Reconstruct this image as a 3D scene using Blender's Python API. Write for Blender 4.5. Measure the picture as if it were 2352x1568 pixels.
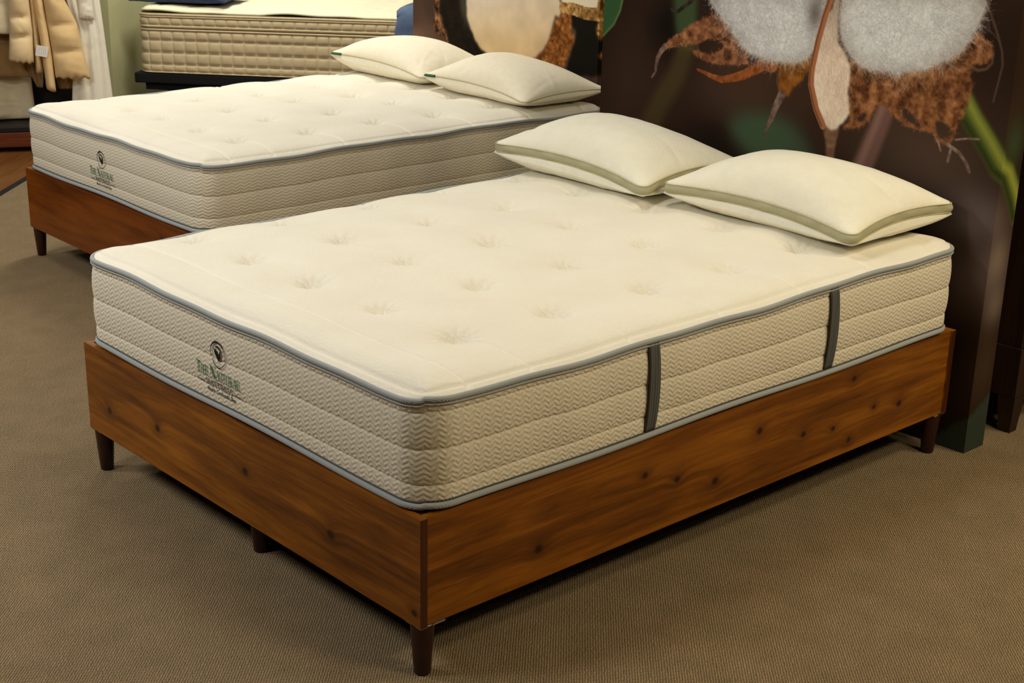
import bpy, math, random
import numpy as np

for o in list(bpy.data.objects):
    bpy.data.objects.remove(o, do_unlink=True)
SC = bpy.context.scene
COL = SC.collection
rng = np.random.default_rng(7)
random.seed(7)

# ------------------------------------------------------------------ camera
cam_d = bpy.data.cameras.new('camera')
cam = bpy.data.objects.new('camera', cam_d)
COL.objects.link(cam)
SC.camera = cam
from mathutils import Matrix, Vector
YAW, PITCH, ROLL = 0.8681, -0.3429, 0.0066
_f = Vector((math.cos(PITCH)*math.cos(YAW), math.cos(PITCH)*math.sin(YAW), math.sin(PITCH)))
_r = Vector((math.sin(YAW), -math.cos(YAW), 0))
_u = _r.cross(_f)
_c, _s = math.cos(ROLL), math.sin(ROLL)
_r2 = _r*_c + _u*_s
_u2 = _u*_c - _r*_s
M = Matrix((_r2, _u2, -_f)).transposed().to_4x4()
M.translation = Vector((-1.8175, -2.2239, 1.7765))
cam.matrix_world = M
cam_d.sensor_fit = 'HORIZONTAL'
cam_d.sensor_width = 36.0
cam_d.lens = 3393.58/2352*36
cam_d.shift_x = 153.85/2352
cam_d.shift_y = 54.76/2352
cam_d.clip_start = 0.05
cam_d.clip_end = 60
cam_d.dof.use_dof = True
cam_d.dof.focus_distance = 4.0
cam_d.dof.aperture_fstop = 14.0

# ------------------------------------------------------------------ world, lights, exposure
world = bpy.data.worlds.new('world')
SC.world = world
world.use_nodes = True
bg = world.node_tree.nodes['Background']
bg.inputs[0].default_value = (1.0, 0.93, 0.8, 1)
bg.inputs[1].default_value = 0.01
SC.view_settings.view_transform = 'Standard'
SC.view_settings.look = 'None'
SC.view_settings.gamma = 1.0
SC.view_settings.use_curve_mapping = False
SC.view_settings.exposure = 0.0

def area_light(name, loc, rot, sx, sy, power, color):
    d = bpy.data.lights.new(name, 'AREA')
    d.shape = 'RECTANGLE'; d.size = sx; d.size_y = sy; d.energy = power; d.color = color
    o = bpy.data.objects.new(name, d); COL.objects.link(o)
    o.location = loc; o.rotation_euler = rot
    return o

WARM = (1.0, 0.955, 0.85)
AMBER = (1.0, 0.86, 0.60)
NEUTRAL = (1.0, 0.975, 0.93)
# rows of ceiling fittings over the showroom floor
for (lx, ly, p, c) in ((0.8, 0.8, 17, WARM), (2.9, 3.4, 8, WARM), (0.4, 3.6, 15, WARM), (1.3, -2.7, 72, AMBER),
                       (2.7, -1.7, 48, AMBER), (-1.0, -3.4, 8, AMBER), (-2.3, 1.4, 50, NEUTRAL), (-2.0, 3.2, 84, NEUTRAL),
                       (3.9, 6.2, 40, WARM), (2.4, 4.6, 56, WARM), (5.2, 3.0, 16, WARM)):
    area_light('ceiling_lamp', (lx, ly, 2.93), (0, 0, 0), 0.9, 0.45, p, c)

# ------------------------------------------------------------------ helpers
def lin(c):
    c = np.asarray(c, float)/255.0
    return np.where(c <= 0.04045, c/12.92, ((c+0.055)/1.055)**2.4)

def tag(o, label=None, cat=None, group=None, kind=None):
    if label: o['label'] = label
    if cat: o['category'] = cat
    if group: o['group'] = group
    if kind: o['kind'] = kind
    return o

def thing(name, label, cat, loc=(0, 0, 0), rz=0.0, group=None):
    o = bpy.data.objects.new(name, None)
    o.empty_display_size = 0.1
    COL.objects.link(o)
    o.location = loc; o.rotation_euler = (0, 0, rz)
    return tag(o, label, cat, group)

def obj_from(name, me, mat=None, parent=None):
    o = bpy.data.objects.new(name, me)
    COL.objects.link(o)
    if mat: me.materials.append(mat)
    if parent: o.parent = parent
    return o

def np_mesh(name, V, F, mat=None, parent=None, uv=None, attrs=None, cols=None, smooth=True):
    """V (n,3); F (m,k) quads or tris; uv (n,2) per vertex"""
    V = np.asarray(V, np.float32); F = np.asarray(F, np.int32)
    me = bpy.data.meshes.new(name)
    k = F.shape[1]
    me.vertices.add(len(V)); me.vertices.foreach_set('co', V.ravel())
    me.loops.add(F.size); me.loops.foreach_set('vertex_index', F.ravel())
    me.polygons.add(len(F))
    me.polygons.foreach_set('loop_start', np.arange(0, F.size, k, dtype=np.int32))
    me.polygons.foreach_set('loop_total', np.full(len(F), k, np.int32))
    me.update(calc_edges=True)
    me.polygons.foreach_set('use_smooth', np.full(len(F), smooth))
    if uv is not None:
        l = me.uv_layers.new(name='UVMap')
        l.data.foreach_set('uv', np.asarray(uv, np.float32)[F.ravel()].ravel())
    if attrs:
        for an, av in attrs.items():
            a = me.attributes.new(an, 'FLOAT', 'POINT')
            a.data.foreach_set('value', np.asarray(av, np.float32))
    if cols is not None:
        a = me.color_attributes.new('print', 'FLOAT_COLOR', 'POINT')
        cc = np.ones((len(V), 4), np.float32); cc[:, :3] = cols
        a.data.foreach_set('color', cc.ravel())
    me.validate()
    return obj_from(name, me, mat, parent)

def grid_faces(nr, nc, closed_c=False, flip=False):
    i = np.arange(nr-1)[:, None]
    j = np.arange(nc if closed_c else nc-1)[None, :]
    a = i*nc+j; b = i*nc+(j+1) % nc; c = (i+1)*nc+(j+1) % nc; d = (i+1)*nc+j
    F = np.stack([a, b, c, d], -1).reshape(-1, 4)
    return F[:, ::-1] if flip else F

class MB:
    def __init__(s): s.v = []; s.f = []
    def add(s, V, F):
        n = len(s.v); s.v += [tuple(map(float, p)) for p in V]; s.f += [tuple(int(i)+n for i in q) for q in F]; return s
    def box(s, a, b, bev=0.0):
        (x0, y0, z0), (x1, y1, z1) = a, b
        if bev <= 0:
            V = [(x, y, z) for x in (x0, x1) for y in (y0, y1) for z in (z0, z1)]
            return s.add(V, [(0, 1, 3, 2), (4, 6, 7, 5), (0, 4, 5, 1), (2, 3, 7, 6), (0, 2, 6, 4), (1, 5, 7, 3)])
        import bmesh
        bm = bmesh.new()
        bmesh.ops.create_cube(bm, size=1)
        for v in bm.verts:
            v.co = Vector(((x0+x1)/2+v.co.x*(x1-x0), (y0+y1)/2+v.co.y*(y1-y0), (z0+z1)/2+v.co.z*(z1-z0)))
        bmesh.ops.bevel(bm, geom=list(bm.edges), offset=bev, segments=2, affect='EDGES', profile=0.5)
        bm.verts.ensure_lookup_table(); bm.verts.index_update()
        s.add([v.co[:] for v in bm.verts], [[v.index for v in f.verts] for f in bm.faces])
        bm.free(); return s
    def lathe(s, prof, cx=0, cy=0, n=28):
        V = []; F = []
        for r, z in prof:
            for k in range(n):
                t = 2*math.pi*k/n; V.append((cx+r*math.cos(t), cy+r*math.sin(t), z))
        m = len(prof)
        for i in range(m-1):
            for k in range(n):
                F.append((i*n+k, i*n+(k+1) % n, (i+1)*n+(k+1) % n, (i+1)*n+k))
        F.append(tuple(range(n))[::-1]); F.append(tuple((m-1)*n+k for k in range(n)))
        return s.add(V, F)
    def build(s, name, mat=None, parent=None, smooth=False):
        me = bpy.data.meshes.new(name)
        me.from_pydata(s.v, [], s.f); me.update()
        if smooth:
            me.polygons.foreach_set('use_smooth', np.full(len(me.polygons), True))
        return obj_from(name, me, mat, parent)

def tube_loop(P, rad, n=8, closed=True):
    """tube along a polyline P (m,3) lying about horizontal"""
    P = np.asarray(P, float)
    T = np.roll(P, -1, 0)-np.roll(P, 1, 0)
    if not closed:
        T[0] = P[1]-P[0]; T[-1] = P[-1]-P[-2]
    T /= np.linalg.norm(T, axis=1)[:, None]+1e-12
    up = np.array([0, 0, 1.0])
    if abs(T[:, 2]).max() > 0.9: up = np.array([0.3, 1, 0.1]); up /= np.linalg.norm(up)
    N = np.cross(up, T); N /= np.linalg.norm(N, axis=1)[:, None]
    B = np.cross(T, N)
    a = np.arange(n)*2*np.pi/n
    rad = np.broadcast_to(np.asarray(rad, float), (len(P),))[:, None, None]
    V = P[:, None, :]+rad*(np.cos(a)[None, :, None]*N[:, None, :]+np.sin(a)[None, :, None]*B[:, None, :])
    m = len(P)
    i = np.arange(m if closed else m-1)[:, None]; j = np.arange(n)[None, :]
    F = np.stack([i*n+j, ((i+1) % m)*n+j, ((i+1) % m)*n+(j+1) % n, i*n+(j+1) % n], -1).reshape(-1, 4)
    return V.reshape(-1, 3), F

# ------------------------------------------------------------------ materials
class NT:
    def __init__(s, name):
        s.m = bpy.data.materials.new(name); s.m.use_nodes = True
        s.t = s.m.node_tree; s.b = s.t.nodes['Principled BSDF']
    def n(s, kind, **kw):
        nd = s.t.nodes.new('ShaderNode'+kind)
        for k, v in kw.items(): setattr(nd, k, v)
        return nd
    def put(s, sock, v):
        if hasattr(v, 'is_linked') or isinstance(v, bpy.types.NodeSocket): s.t.links.new(v, sock)
        else: sock.default_value = v
    def math(s, op, a, b=0.0, c=None, clamp=False):
        nd = s.n('Math', operation=op); nd.use_clamp = clamp
        s.put(nd.inputs[0], a); s.put(nd.inputs[1], b)
        if c is not None: s.put(nd.inputs[2], c)
        return nd.outputs[0]
    def noise(s, vec, scale, detail=3, rough=0.5, dist=0.0):
        nd = s.n('TexNoise'); s.put(nd.inputs['Vector'], vec); nd.inputs['Scale'].default_value = scale
        nd.inputs['Detail'].default_value = detail; nd.inputs['Roughness'].default_value = rough
        nd.inputs['Distortion'].default_value = dist
        return nd.outputs['Fac']
    def mapping(s, vec, scale=(1, 1, 1), loc=(0, 0, 0), rot=(0, 0, 0)):
        nd = s.n('Mapping'); s.put(nd.inputs[0], vec)
        nd.inputs['Scale'].default_value = scale; nd.inputs['Location'].default_value = loc; nd.inputs['Rotation'].default_value = rot
        return nd.outputs[0]
    def ramp(s, fac, stops, interp='LINEAR'):
        nd = s.n('ValToRGB'); s.put(nd.inputs[0], fac); r = nd.color_ramp; r.interpolation = interp
        while len(r.elements) < len(stops): r.elements.new(0.5)
        for e, (p, c) in zip(r.elements, stops): e.position = p; e.color = (*c, 1)
        return nd.outputs[0]
    def mix(s, fac, a, b, blend='MIX'):
        nd = s.n('Mix', data_type='RGBA', blend_type=blend)
        s.put(nd.inputs[0], fac)
        for sock, v in ((nd.inputs[6], a), (nd.inputs[7], b)):
            s.put(sock, (*v, 1) if isinstance(v, (tuple, list, np.ndarray)) and len(v) == 3 else v)
        return nd.outputs[2]
    def bump(s, h, strength=0.5, dist=0.002, normal=None):
        nd = s.n('Bump'); nd.inputs['Strength'].default_value = strength; nd.inputs['Distance'].default_value = dist
        s.put(nd.inputs['Height'], h)
        if normal is not None: s.put(nd.inputs['Normal'], normal)
        return nd.outputs[0]
    def set(s, color=None, rough=0.9, spec=0.2, normal=None, sheen=0.0, coat=0.0):
        if color is not None:
            s.put(s.b.inputs['Base Color'], (*color, 1) if isinstance(color, (tuple, list, np.ndarray)) and len(color) == 3 else color)
        s.put(s.b.inputs['Roughness'], rough); s.b.inputs['Specular IOR Level'].default_value = spec
        if normal is not None: s.put(s.b.inputs['Normal'], normal)
        if sheen: s.b.inputs['Sheen Weight'].default_value = sheen
        if coat: s.b.inputs['Coat Weight'].default_value = coat; s.b.inputs['Coat Roughness'].default_value = 0.35
        return s.m
    def obj(s): return s.n('TexCoord').outputs['Object']
    def uv(s): return s.n('TexCoord').outputs['UV']
    def xyz(s, vec):
        nd = s.n('SeparateXYZ'); s.put(nd.inputs[0], vec); return nd.outputs

def plain(name, color, rough=0.8, spec=0.2, ns=0, amt=0.15, bump=0.0, sheen=0.0):
    t = NT(name); col = tuple(map(float, lin(color)))
    if ns:
        f = t.noise(t.obj(), ns, 4)
        lo = tuple(c*(1-amt) for c in col); hi = tuple(min(1, c*(1+amt)) for c in col)
        c = t.ramp(f, [(0.3, lo), (0.7, hi)])
        nm = t.bump(f, bump, 0.003) if bump else None
        return t.set(c, rough, spec, nm, sheen)
    return t.set(col, rough, spec, None, sheen)

def mat_carpet():
    t = NT('woven_carpet'); v = t.obj()
    nz = t.noise(v, 9.0, 3)
    wob = t.noise(v, 120.0, 2)
    x, y, z = t.xyz(v)
    k = 2*math.pi/0.0088
    xx = t.math('ADD', t.math('MULTIPLY', x, k), t.math('MULTIPLY', wob, 3.4))
    yy = t.math('ADD', t.math('MULTIPLY', y, k), t.math('MULTIPLY', wob, -3.4))
    w = t.math('ADD', t.math('MULTIPLY', t.math('SINE', xx), t.math('SINE', yy)),
               t.math('MULTIPLY', t.math('SINE', t.math('MULTIPLY', t.math('ADD', xx, yy), 1.0)), 0.35))
    w = t.math('MULTIPLY_ADD', w, 0.42, 0.5)
    fib = t.noise(v, 700.0, 2)
    w2 = t.math('ADD', t.math('MULTIPLY', w, 0.75), t.math('MULTIPLY', fib, 0.3))
    c = t.ramp(w2, [(0.20, (0.018, 0.013, 0.008)), (0.42, (0.158, 0.115, 0.062)), (0.82, (0.40, 0.300, 0.176))])
    big = t.ramp(nz, [(0.3, (0.9, 0.88, 0.84)), (0.7, (1.08, 1.02, 1.0))])
    c = t.mix(1.0, c, big, 'MULTIPLY')
    return t.set(c, 0.95, 0.1, t.bump(w2, 0.9, 0.003))

def mat_wood(name, base, dark, light, knots=(), axis=0, rough=0.38, gs=1.0, knot_r=0.013, streak=()):
    """stained board; object coordinates are metres; axis = grain direction; knots = (along, across) positions"""
    t = NT(name); v = t.obj()
    x, y, z = t.xyz(v)
    along = (x, y, z)[axis]; up = z if axis != 2 else x
    bend = None; kn = None
    for (ka, kz, kr) in knots:
        dx = t.math('MULTIPLY', t.math('SUBTRACT', along, ka), 0.8)
        dz = t.math('SUBTRACT', up, kz)
        d = t.math('SQRT', t.math('ADD', t.math('MULTIPLY', dx, dx), t.math('MULTIPLY', dz, dz)))
        g = t.math('MULTIPLY', t.math('EXPONENT', t.math('MULTIPLY', t.math('MULTIPLY', d, d), -1/(kr*2.6)**2)), 1.0)
        bend = g if bend is None else t.math('ADD', bend, g)
        core = t.n('MapRange'); t.put(core.inputs[0], d)
        core.inputs[1].default_value = kr*0.55; core.inputs[2].default_value = kr*1.15
        core.inputs[3].default_value = 1; core.inputs[4].default_value = 0
        ck = core.outputs[0]
        kn = ck if kn is None else t.math('MAXIMUM', kn, ck)
    sc = [38.0*gs]*3; sc[axis] = 2.4*gs
    mv = t.mapping(v, tuple(sc))
    if bend is not None:
        cmb = t.n('CombineXYZ'); t.put(cmb.inputs[2 if axis != 2 else 0], t.math('MULTIPLY', bend, 0.7))
        va = t.n('VectorMath', operation='ADD'); t.put(va.inputs[0], mv); t.put(va.inputs[1], cmb.outputs[0]); mv = va.outputs[0]
    g1 = t.noise(mv, 0.55, 5, 0.6, 0.9)
    g2 = t.noise(mv, 3.2, 4, 0.65, 0.3)
    sb = [5.0]*3; sb[axis] = 1.3
    cloud = t.noise(t.mapping(v, tuple(sb)), 1.6, 3)
    f = t.math('ADD', t.math('MULTIPLY', g1, 0.75), t.math('ADD', t.math('MULTIPLY', g2, 0.22), t.math('MULTIPLY', cloud, 0.4)))
    c = t.ramp(f, [(0.45, tuple(lin(dark))), (0.66, tuple(lin(base))), (0.88, tuple(lin(light)))])
    if kn is not None:
        ring = t.math('MULTIPLY', t.math('MULTIPLY', bend, 0.55), 1.0, clamp=True)
        c = t.mix(ring, c, tuple(lin(dark)))
        c = t.mix(t.math('MULTIPLY', kn, 0.9), c, tuple(lin((34, 15, 8))))
    ro = t.math('MULTIPLY_ADD', g2, 0.25, rough-0.1)
    return t.set(c, ro, 0.35, t.bump(g2, 0.12, 0.001))

def mat_cream_top():
    t = NT('cream_knit_top'); v = t.obj()
    at = t.n('Attribute', attribute_name='tuft').outputs['Fac']
    fine = t.noise(v, 420.0, 3)
    knit = t.noise(t.mapping(v, (125, 80, 80)), 1.0, 2, 0.5, 0.4)
    wr = t.noise(t.mapping(v, (130, 60, 60)), 1.0, 3, 0.6, 1.2)
    h = t.math('ADD', t.math('MULTIPLY', fine, 0.3), t.math('MULTIPLY', knit, 0.55))
    h = t.math('ADD', h, t.math('MULTIPLY', t.math('MULTIPLY', wr, at), 2.3))
    c = t.ramp(t.noise(v, 6.0, 2), [(0.3, (0.845, 0.795, 0.665)), (0.7, (0.885, 0.840, 0.715))])
    return t.set(c, 0.95, 0.12, t.bump(h, 0.7, 0.0045), sheen=0.15)

def mat_knit_side(name, pu, pv, amp, colr, strength=0.9, brk=0.0):
    """raised zig-zag knit; UV in metres (u along the border, v height)"""
    t = NT(name); uvn = t.uv(); u, v, _ = t.xyz(uvn)
    wob = t.noise(uvn, 55.0, 2)
    ph = t.math('MULTIPLY', u, 1/pu)
    zig = t.math('PINGPONG', t.math('ADD', ph, t.math('MULTIPLY', wob, 0.25)), 0.5)
    w = t.math('ADD', t.math('MULTIPLY', v, 1/pv), t.math('MULTIPLY', zig, amp))
    rib = t.math('SINE', t.math('MULTIPLY', t.math('ADD', w, t.math('MULTIPLY', wob, 0.35)), 2*math.pi))
    sgn = t.math('COSINE', t.math('MULTIPLY', t.math('FLOOR', w), math.pi))
    seg = t.math('MULTIPLY', t.math('SINE', t.math('MULTIPLY', t.math('ADD', ph, t.math('MULTIPLY', wob, 0.3)), 4*math.pi)), sgn)
    h = t.math('ADD', t.math('MULTIPLY', rib, 0.5), t.math('MULTIPLY', seg, brk))
    h = t.math('ADD', h, t.math('MULTIPLY', t.noise(uvn, 600, 2), 0.4))
    c = t.ramp(h, [(0.0, tuple(q*0.93 for q in colr)), (0.6, colr)])
    return t.set(c, 0.95, 0.12, t.bump(h, strength, 0.0035), sheen=0.1)

def mat_fabric(name, color, ns=300.0, strength=0.4, amt=0.1, rough=0.95, stretch=(1, 1, 1), sheen=0.1):
    t = NT(name); v = t.mapping(t.obj(), stretch)
    f = t.noise(v, ns, 3); g = t.noise(v, ns*0.13, 3)
    col = tuple(map(float, lin(color)))
    h = t.math('ADD', t.math('MULTIPLY', f, 0.6), t.math('MULTIPLY', g, 0.5))
    c = t.ramp(g, [(0.3, tuple(q*(1-amt) for q in col)), (0.7, tuple(min(1, q*(1+amt)) for q in col))])
    return t.set(c, rough, 0.12, t.bump(h, strength, 0.003), sheen=sheen)

def mat_rib(name, color, period, strength=0.6, axes=(1, 1, 1)):
    t = NT(name); v = t.obj(); x, y, z = t.xyz(v)
    k = 2*math.pi/period
    w = t.math('SINE', t.math('MULTIPLY', t.math('ADD', t.math('ADD', t.math('MULTIPLY', x, axes[0]), t.math('MULTIPLY', y, axes[1])), t.math('MULTIPLY', z, axes[2])), k))
    col = tuple(map(float, lin(color)))
    c = t.ramp(t.math('MULTIPLY_ADD', w, 0.5, 0.5), [(0.0, tuple(q*0.8 for q in col)), (1.0, col)])
    return t.set(c, 0.8, 0.2, t.bump(w, strength, 0.0008))

def mat_print(name):
    t = NT(name)
    a = t.n('Attribute', attribute_name='print').outputs['Color']
    g = t.ramp(t.noise(t.obj(), 650.0, 2), [(0.25, (0.86, 0.86, 0.86)), (0.75, (1.12, 1.12, 1.12))])
    return t.set(t.mix(1.0, a, g, 'MULTIPLY'), 0.75, 0.06)

CARPET = mat_carpet()
TOP = mat_cream_top()
SIDE1 = mat_knit_side('cream_knit_border', 0.030, 0.0125, 1.5, (0.74, 0.67, 0.52), 0.42, 0.30)
SIDE2 = mat_knit_side('cream_chevron_border', 0.036, 0.0125, 1.3, (0.74, 0.67, 0.52), 0.4, 0.06)
PIPE = mat_rib('grey_blue_tape', (178, 182, 182), 0.0045)
STRAP = mat_rib('charcoal_webbing', (92, 92, 88), 0.0085, 1.0, (1, 0, 0))
LEGM = plain('dark_walnut_leg', (46, 20, 13), 0.35, 0.4, 30, 0.25)
PILLOW1 = mat_fabric('cream_boucle_pillow', (243, 239, 219), 120.0, 1.0, 0.03)
PILLOW2 = mat_fabric('cream_cotton_pillow', (242, 234, 210), 330.0, 0.3, 0.03)
GUSSET = mat_rib('sage_mesh_band', (188, 184, 150), 0.007, 0.3)
SEAM = plain('cream_thread', (196, 184, 146), 0.9)
GREEN_TAG = plain('green_label_cloth', (38, 84, 52), 0.8)
INK_GREEN = plain('green_print_ink', (62, 112, 78), 0.9)
INK_BLACK = plain('black_print_ink', (38, 36, 40), 0.9)
BRACKET = plain('zinc_plate', (120, 112, 96), 0.4, 0.5)
SUBFRAME = plain('black_painted_slats', (30, 22, 18), 0.8)

# ------------------------------------------------------------------ room shell
def flat(name, pts, z, mat, kind='structure'):
    me = bpy.data.meshes.new(name)
    me.from_pydata([(x, y, z) for x, y in pts], [], [tuple(range(len(pts)))]); me.update()
    return tag(obj_from(name, me, mat), kind=kind)

WALLM = plain('olive_wall_paint', (192, 190, 146), 0.9, 0.1, 4, 0.05)
ROOMM = plain('beige_room_paint', (96, 86, 68), 0.9, 0.1)
CEILM = plain('ceiling_tile', (150, 142, 124), 0.95, 0.05)
DARKFLOOR = plain('floor_subbase', (60, 40, 22), 0.8)
flat('floor', [(-6, -6), (9, -6), (9, 10), (6.35, 10), (-6, -2.08)], 0, CARPET)
hall = flat('floor_hall', [(-6, -2.08), (6.35, 10), (-6, 10)], -0.004, DARKFLOOR)
flat('ceiling', [(-6, -6), (-6, 10), (9, 10), (9, -6)], 3.0, CEILM)
for nm, a, b in (('wall_front', (-6, -6), (9, -6)), ('wall_right', (9, -6), (9, 10)),
                 ('wall_far', (9, 10), (-6, 10)), ('wall_left', (-6, 10), (-6, -6))):
    me = bpy.data.meshes.new(nm)
    me.from_pydata([(a[0], a[1], -.01), (b[0], b[1], -.01), (b[0], b[1], 3.0), (a[0], a[1], 3.0)], [], [(0, 3, 2, 1)])
    me.update(); tag(obj_from(nm, me, ROOMM), kind='structure')
# hall floor boards beyond the carpet edge
PLANK = mat_wood('oak_floor_board', (110, 68, 28), (82, 48, 18), (136, 90, 40), axis=0, rough=0.32)
pd = Vector((.715, .699, 0)); pn = Vector((-.699, .715, 0))
base = Vector((1.29, 5.05, 0))
plank_mb = MB().box((0, 0.001, -0.012), (1.3, 0.119, 0.0), 0.0015)
plank_me = None
for row in range(14):
    for k in range(3):
        p = base + pn*(0.035+row*0.12) + pd*(-1.4+k*1.302+(row % 3)*0.35)
        if plank_me is None:
            o = plank_mb.build('floor_board', PLANK, hall); plank_me = o.data
        else:
            o = obj_from('floor_board', plank_me, None, hall)
        o.location = p; o.rotation_euler = (0, 0, math.atan2(pd.y, pd.x))
# black transition strip
st = MB().box((-4, -0.0175, 0.0), (4, 0.0175, 0.006), 0.002).build('trim_1', plain('black_rubber_strip', (24, 24, 24), 0.6))
st.location = base + pn*0.015; st.rotation_euler = (0, 0, math.atan2(pd.y, pd.x)); tag(st, kind='structure')

# ------------------------------------------------------------------ beds
BED_L, BED_W, ZB, ZT = 2.074, 1.541, 0.131, 0.397

def bed_frame(label, loc, rz, m_foot, m_side, m_end, chips=False):
    t = thing('bed_frame', label, 'bed frame', loc, rz, 'wooden bed frames')
    MB().box((0, 0, ZB), (0.020, BED_W, ZT), 0.0012).build('foot_board', m_foot, t)
    MB().box((0.0202, 0.004, ZB+0.001), (BED_L-0.0202, 0.023, ZT), 0.0012).build('side_board', m_side, t)
    MB().box((0.0202, BED_W-0.023, ZB+0.001), (BED_L-0.0202, BED_W-0.004, ZT), 0.0012).build('side_board', m_side, t)
    MB().box((BED_L-0.020, 0, ZB), (BED_L, BED_W, ZT), 0.0012).build('head_board', m_foot, t)
    for y0 in (-0.0006, BED_W-0.0014):   # sawn end grain of the foot board and head board
        MB().box((0.0006, y0, ZB+0.001), (0.0194, y0+0.002, ZT-0.001)).build('end_grain', m_end, t)
        MB().box((BED_L-0.0194, y0, ZB+0.001), (BED_L-0.0006, y0+0.002, ZT-0.001)).build('end_grain', m_end, t)
    d = 0.0295
    prof = [(0.0175, 0.0), (0.0195, 0.003), (0.0215, 0.03), (0.0285, ZB-0.002), (0.0285, ZB)]
    for (x, y) in ((d, d), (d, BED_W-d), (BED_L-d, d), (BED_L-d, BED_W-d), (0.085, BED_W/2), (BED_L/2, BED_W/2), (BED_L-0.085, BED_W/2)):
        leg = MB().lathe(prof).build('leg', LEGM, t, True); leg.location = (x, y, 0)
        pl = MB().box((x-0.027, y-0.027, ZB), (x+0.045 if x < 1 and y < 1 else x+0.027, y+0.027, ZB+0.003)).build('mounting_plate', BRACKET, t)
        pl.location = (0, 0, -0.0032)
    MB().box((0.0205, BED_W/2-0.03, ZB+0.003), (BED_L-0.0205, BED_W/2+0.03, ZB+0.12)).build('centre_beam', SUBFRAME, t)
    slat = MB().box((0, 0.024, ZT-0.020), (0.098, BED_W-0.024, ZT-0.001))
    me = None
    for k in range(20):
        if me is None: o = slat.build('slat', SUBFRAME, t); me = o.data
        else: o = obj_from('slat', me, None, t)
        o.location = (0.022+k*0.1015, 0, 0)
    return t

def rrect(L, W, R, nx, ny):
    """grid over a rectangle with rounded corners: mapped x,y and distance to the edge"""
    x0 = np.linspace(0, L, nx)[:, None]*np.ones((1, ny)); y0 = np.linspace(0, W, ny)[None, :]*np.ones((nx, 1))
    dx = np.minimum(x0, L-x0); dy = np.minimum(y0, W-y0)
    p = np.clip((R-dx)/R, 0, 1); q = np.clip((R-dy)/R, 0, 1)
    p2 = p*np.sqrt(1-q*q/2); q2 = q*np.sqrt(1-p*p/2)
    X = np.where(x0 < L/2, x0+(p-p2)*R, x0-(p-p2)*R); Y = np.where(y0 < W/2, y0+(q-q2)*R, y0-(q-q2)*R)
    return X, Y, np.minimum(dx, dy)

def loop_idx(nx, ny):
    a = [(i, 0) for i in range(nx)]+[(nx-1, j) for j in range(1, ny)]+[(i, ny-1) for i in range(nx-2, -1, -1)]+[(0, j) for j in range(ny-2, 0, -1)]
    a = np.array(a); return a[:, 0], a[:, 1]

def outward(P):
    T = np.roll(P, -1, 0)-np.roll(P, 1, 0); T /= np.linalg.norm(T, axis=1)[:, None]
    return np.stack([T[:, 1], -T[:, 0]], 1), T

def clean_loop(P):
    keep = np.linalg.norm(P-np.roll(P, 1, 0), axis=1) > 1e-5
    return keep

SEAMS = [0.0, 0.11, 0.45, 0.785, 1.0]
def side_off(v):
    v = np.asarray(v, float); o = np.zeros_like(v)
    for a, b in zip(SEAMS[:-1], SEAMS[1:]):
        m = (v >= a) & (v <= b)
        s = np.sin(np.pi*np.clip((v-a)/(b-a), 0, 1))
        o = np.where(m, (0.003+0.0032*min(1, (b-a)/0.34))*np.power(np.clip(s, 0, 1), 0.38), o)
    return o+0.004*np.sin(np.pi*np.clip(v, 0, 1))

ML, MW, MH = 2.045, 1.527, 0.252
TUFT_X = [0.300, 0.622, 0.944, 1.266, 1.588, 1.905]
TUFT_Y = [0.255, 0.545, 0.840, 1.130, 1.425]

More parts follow.
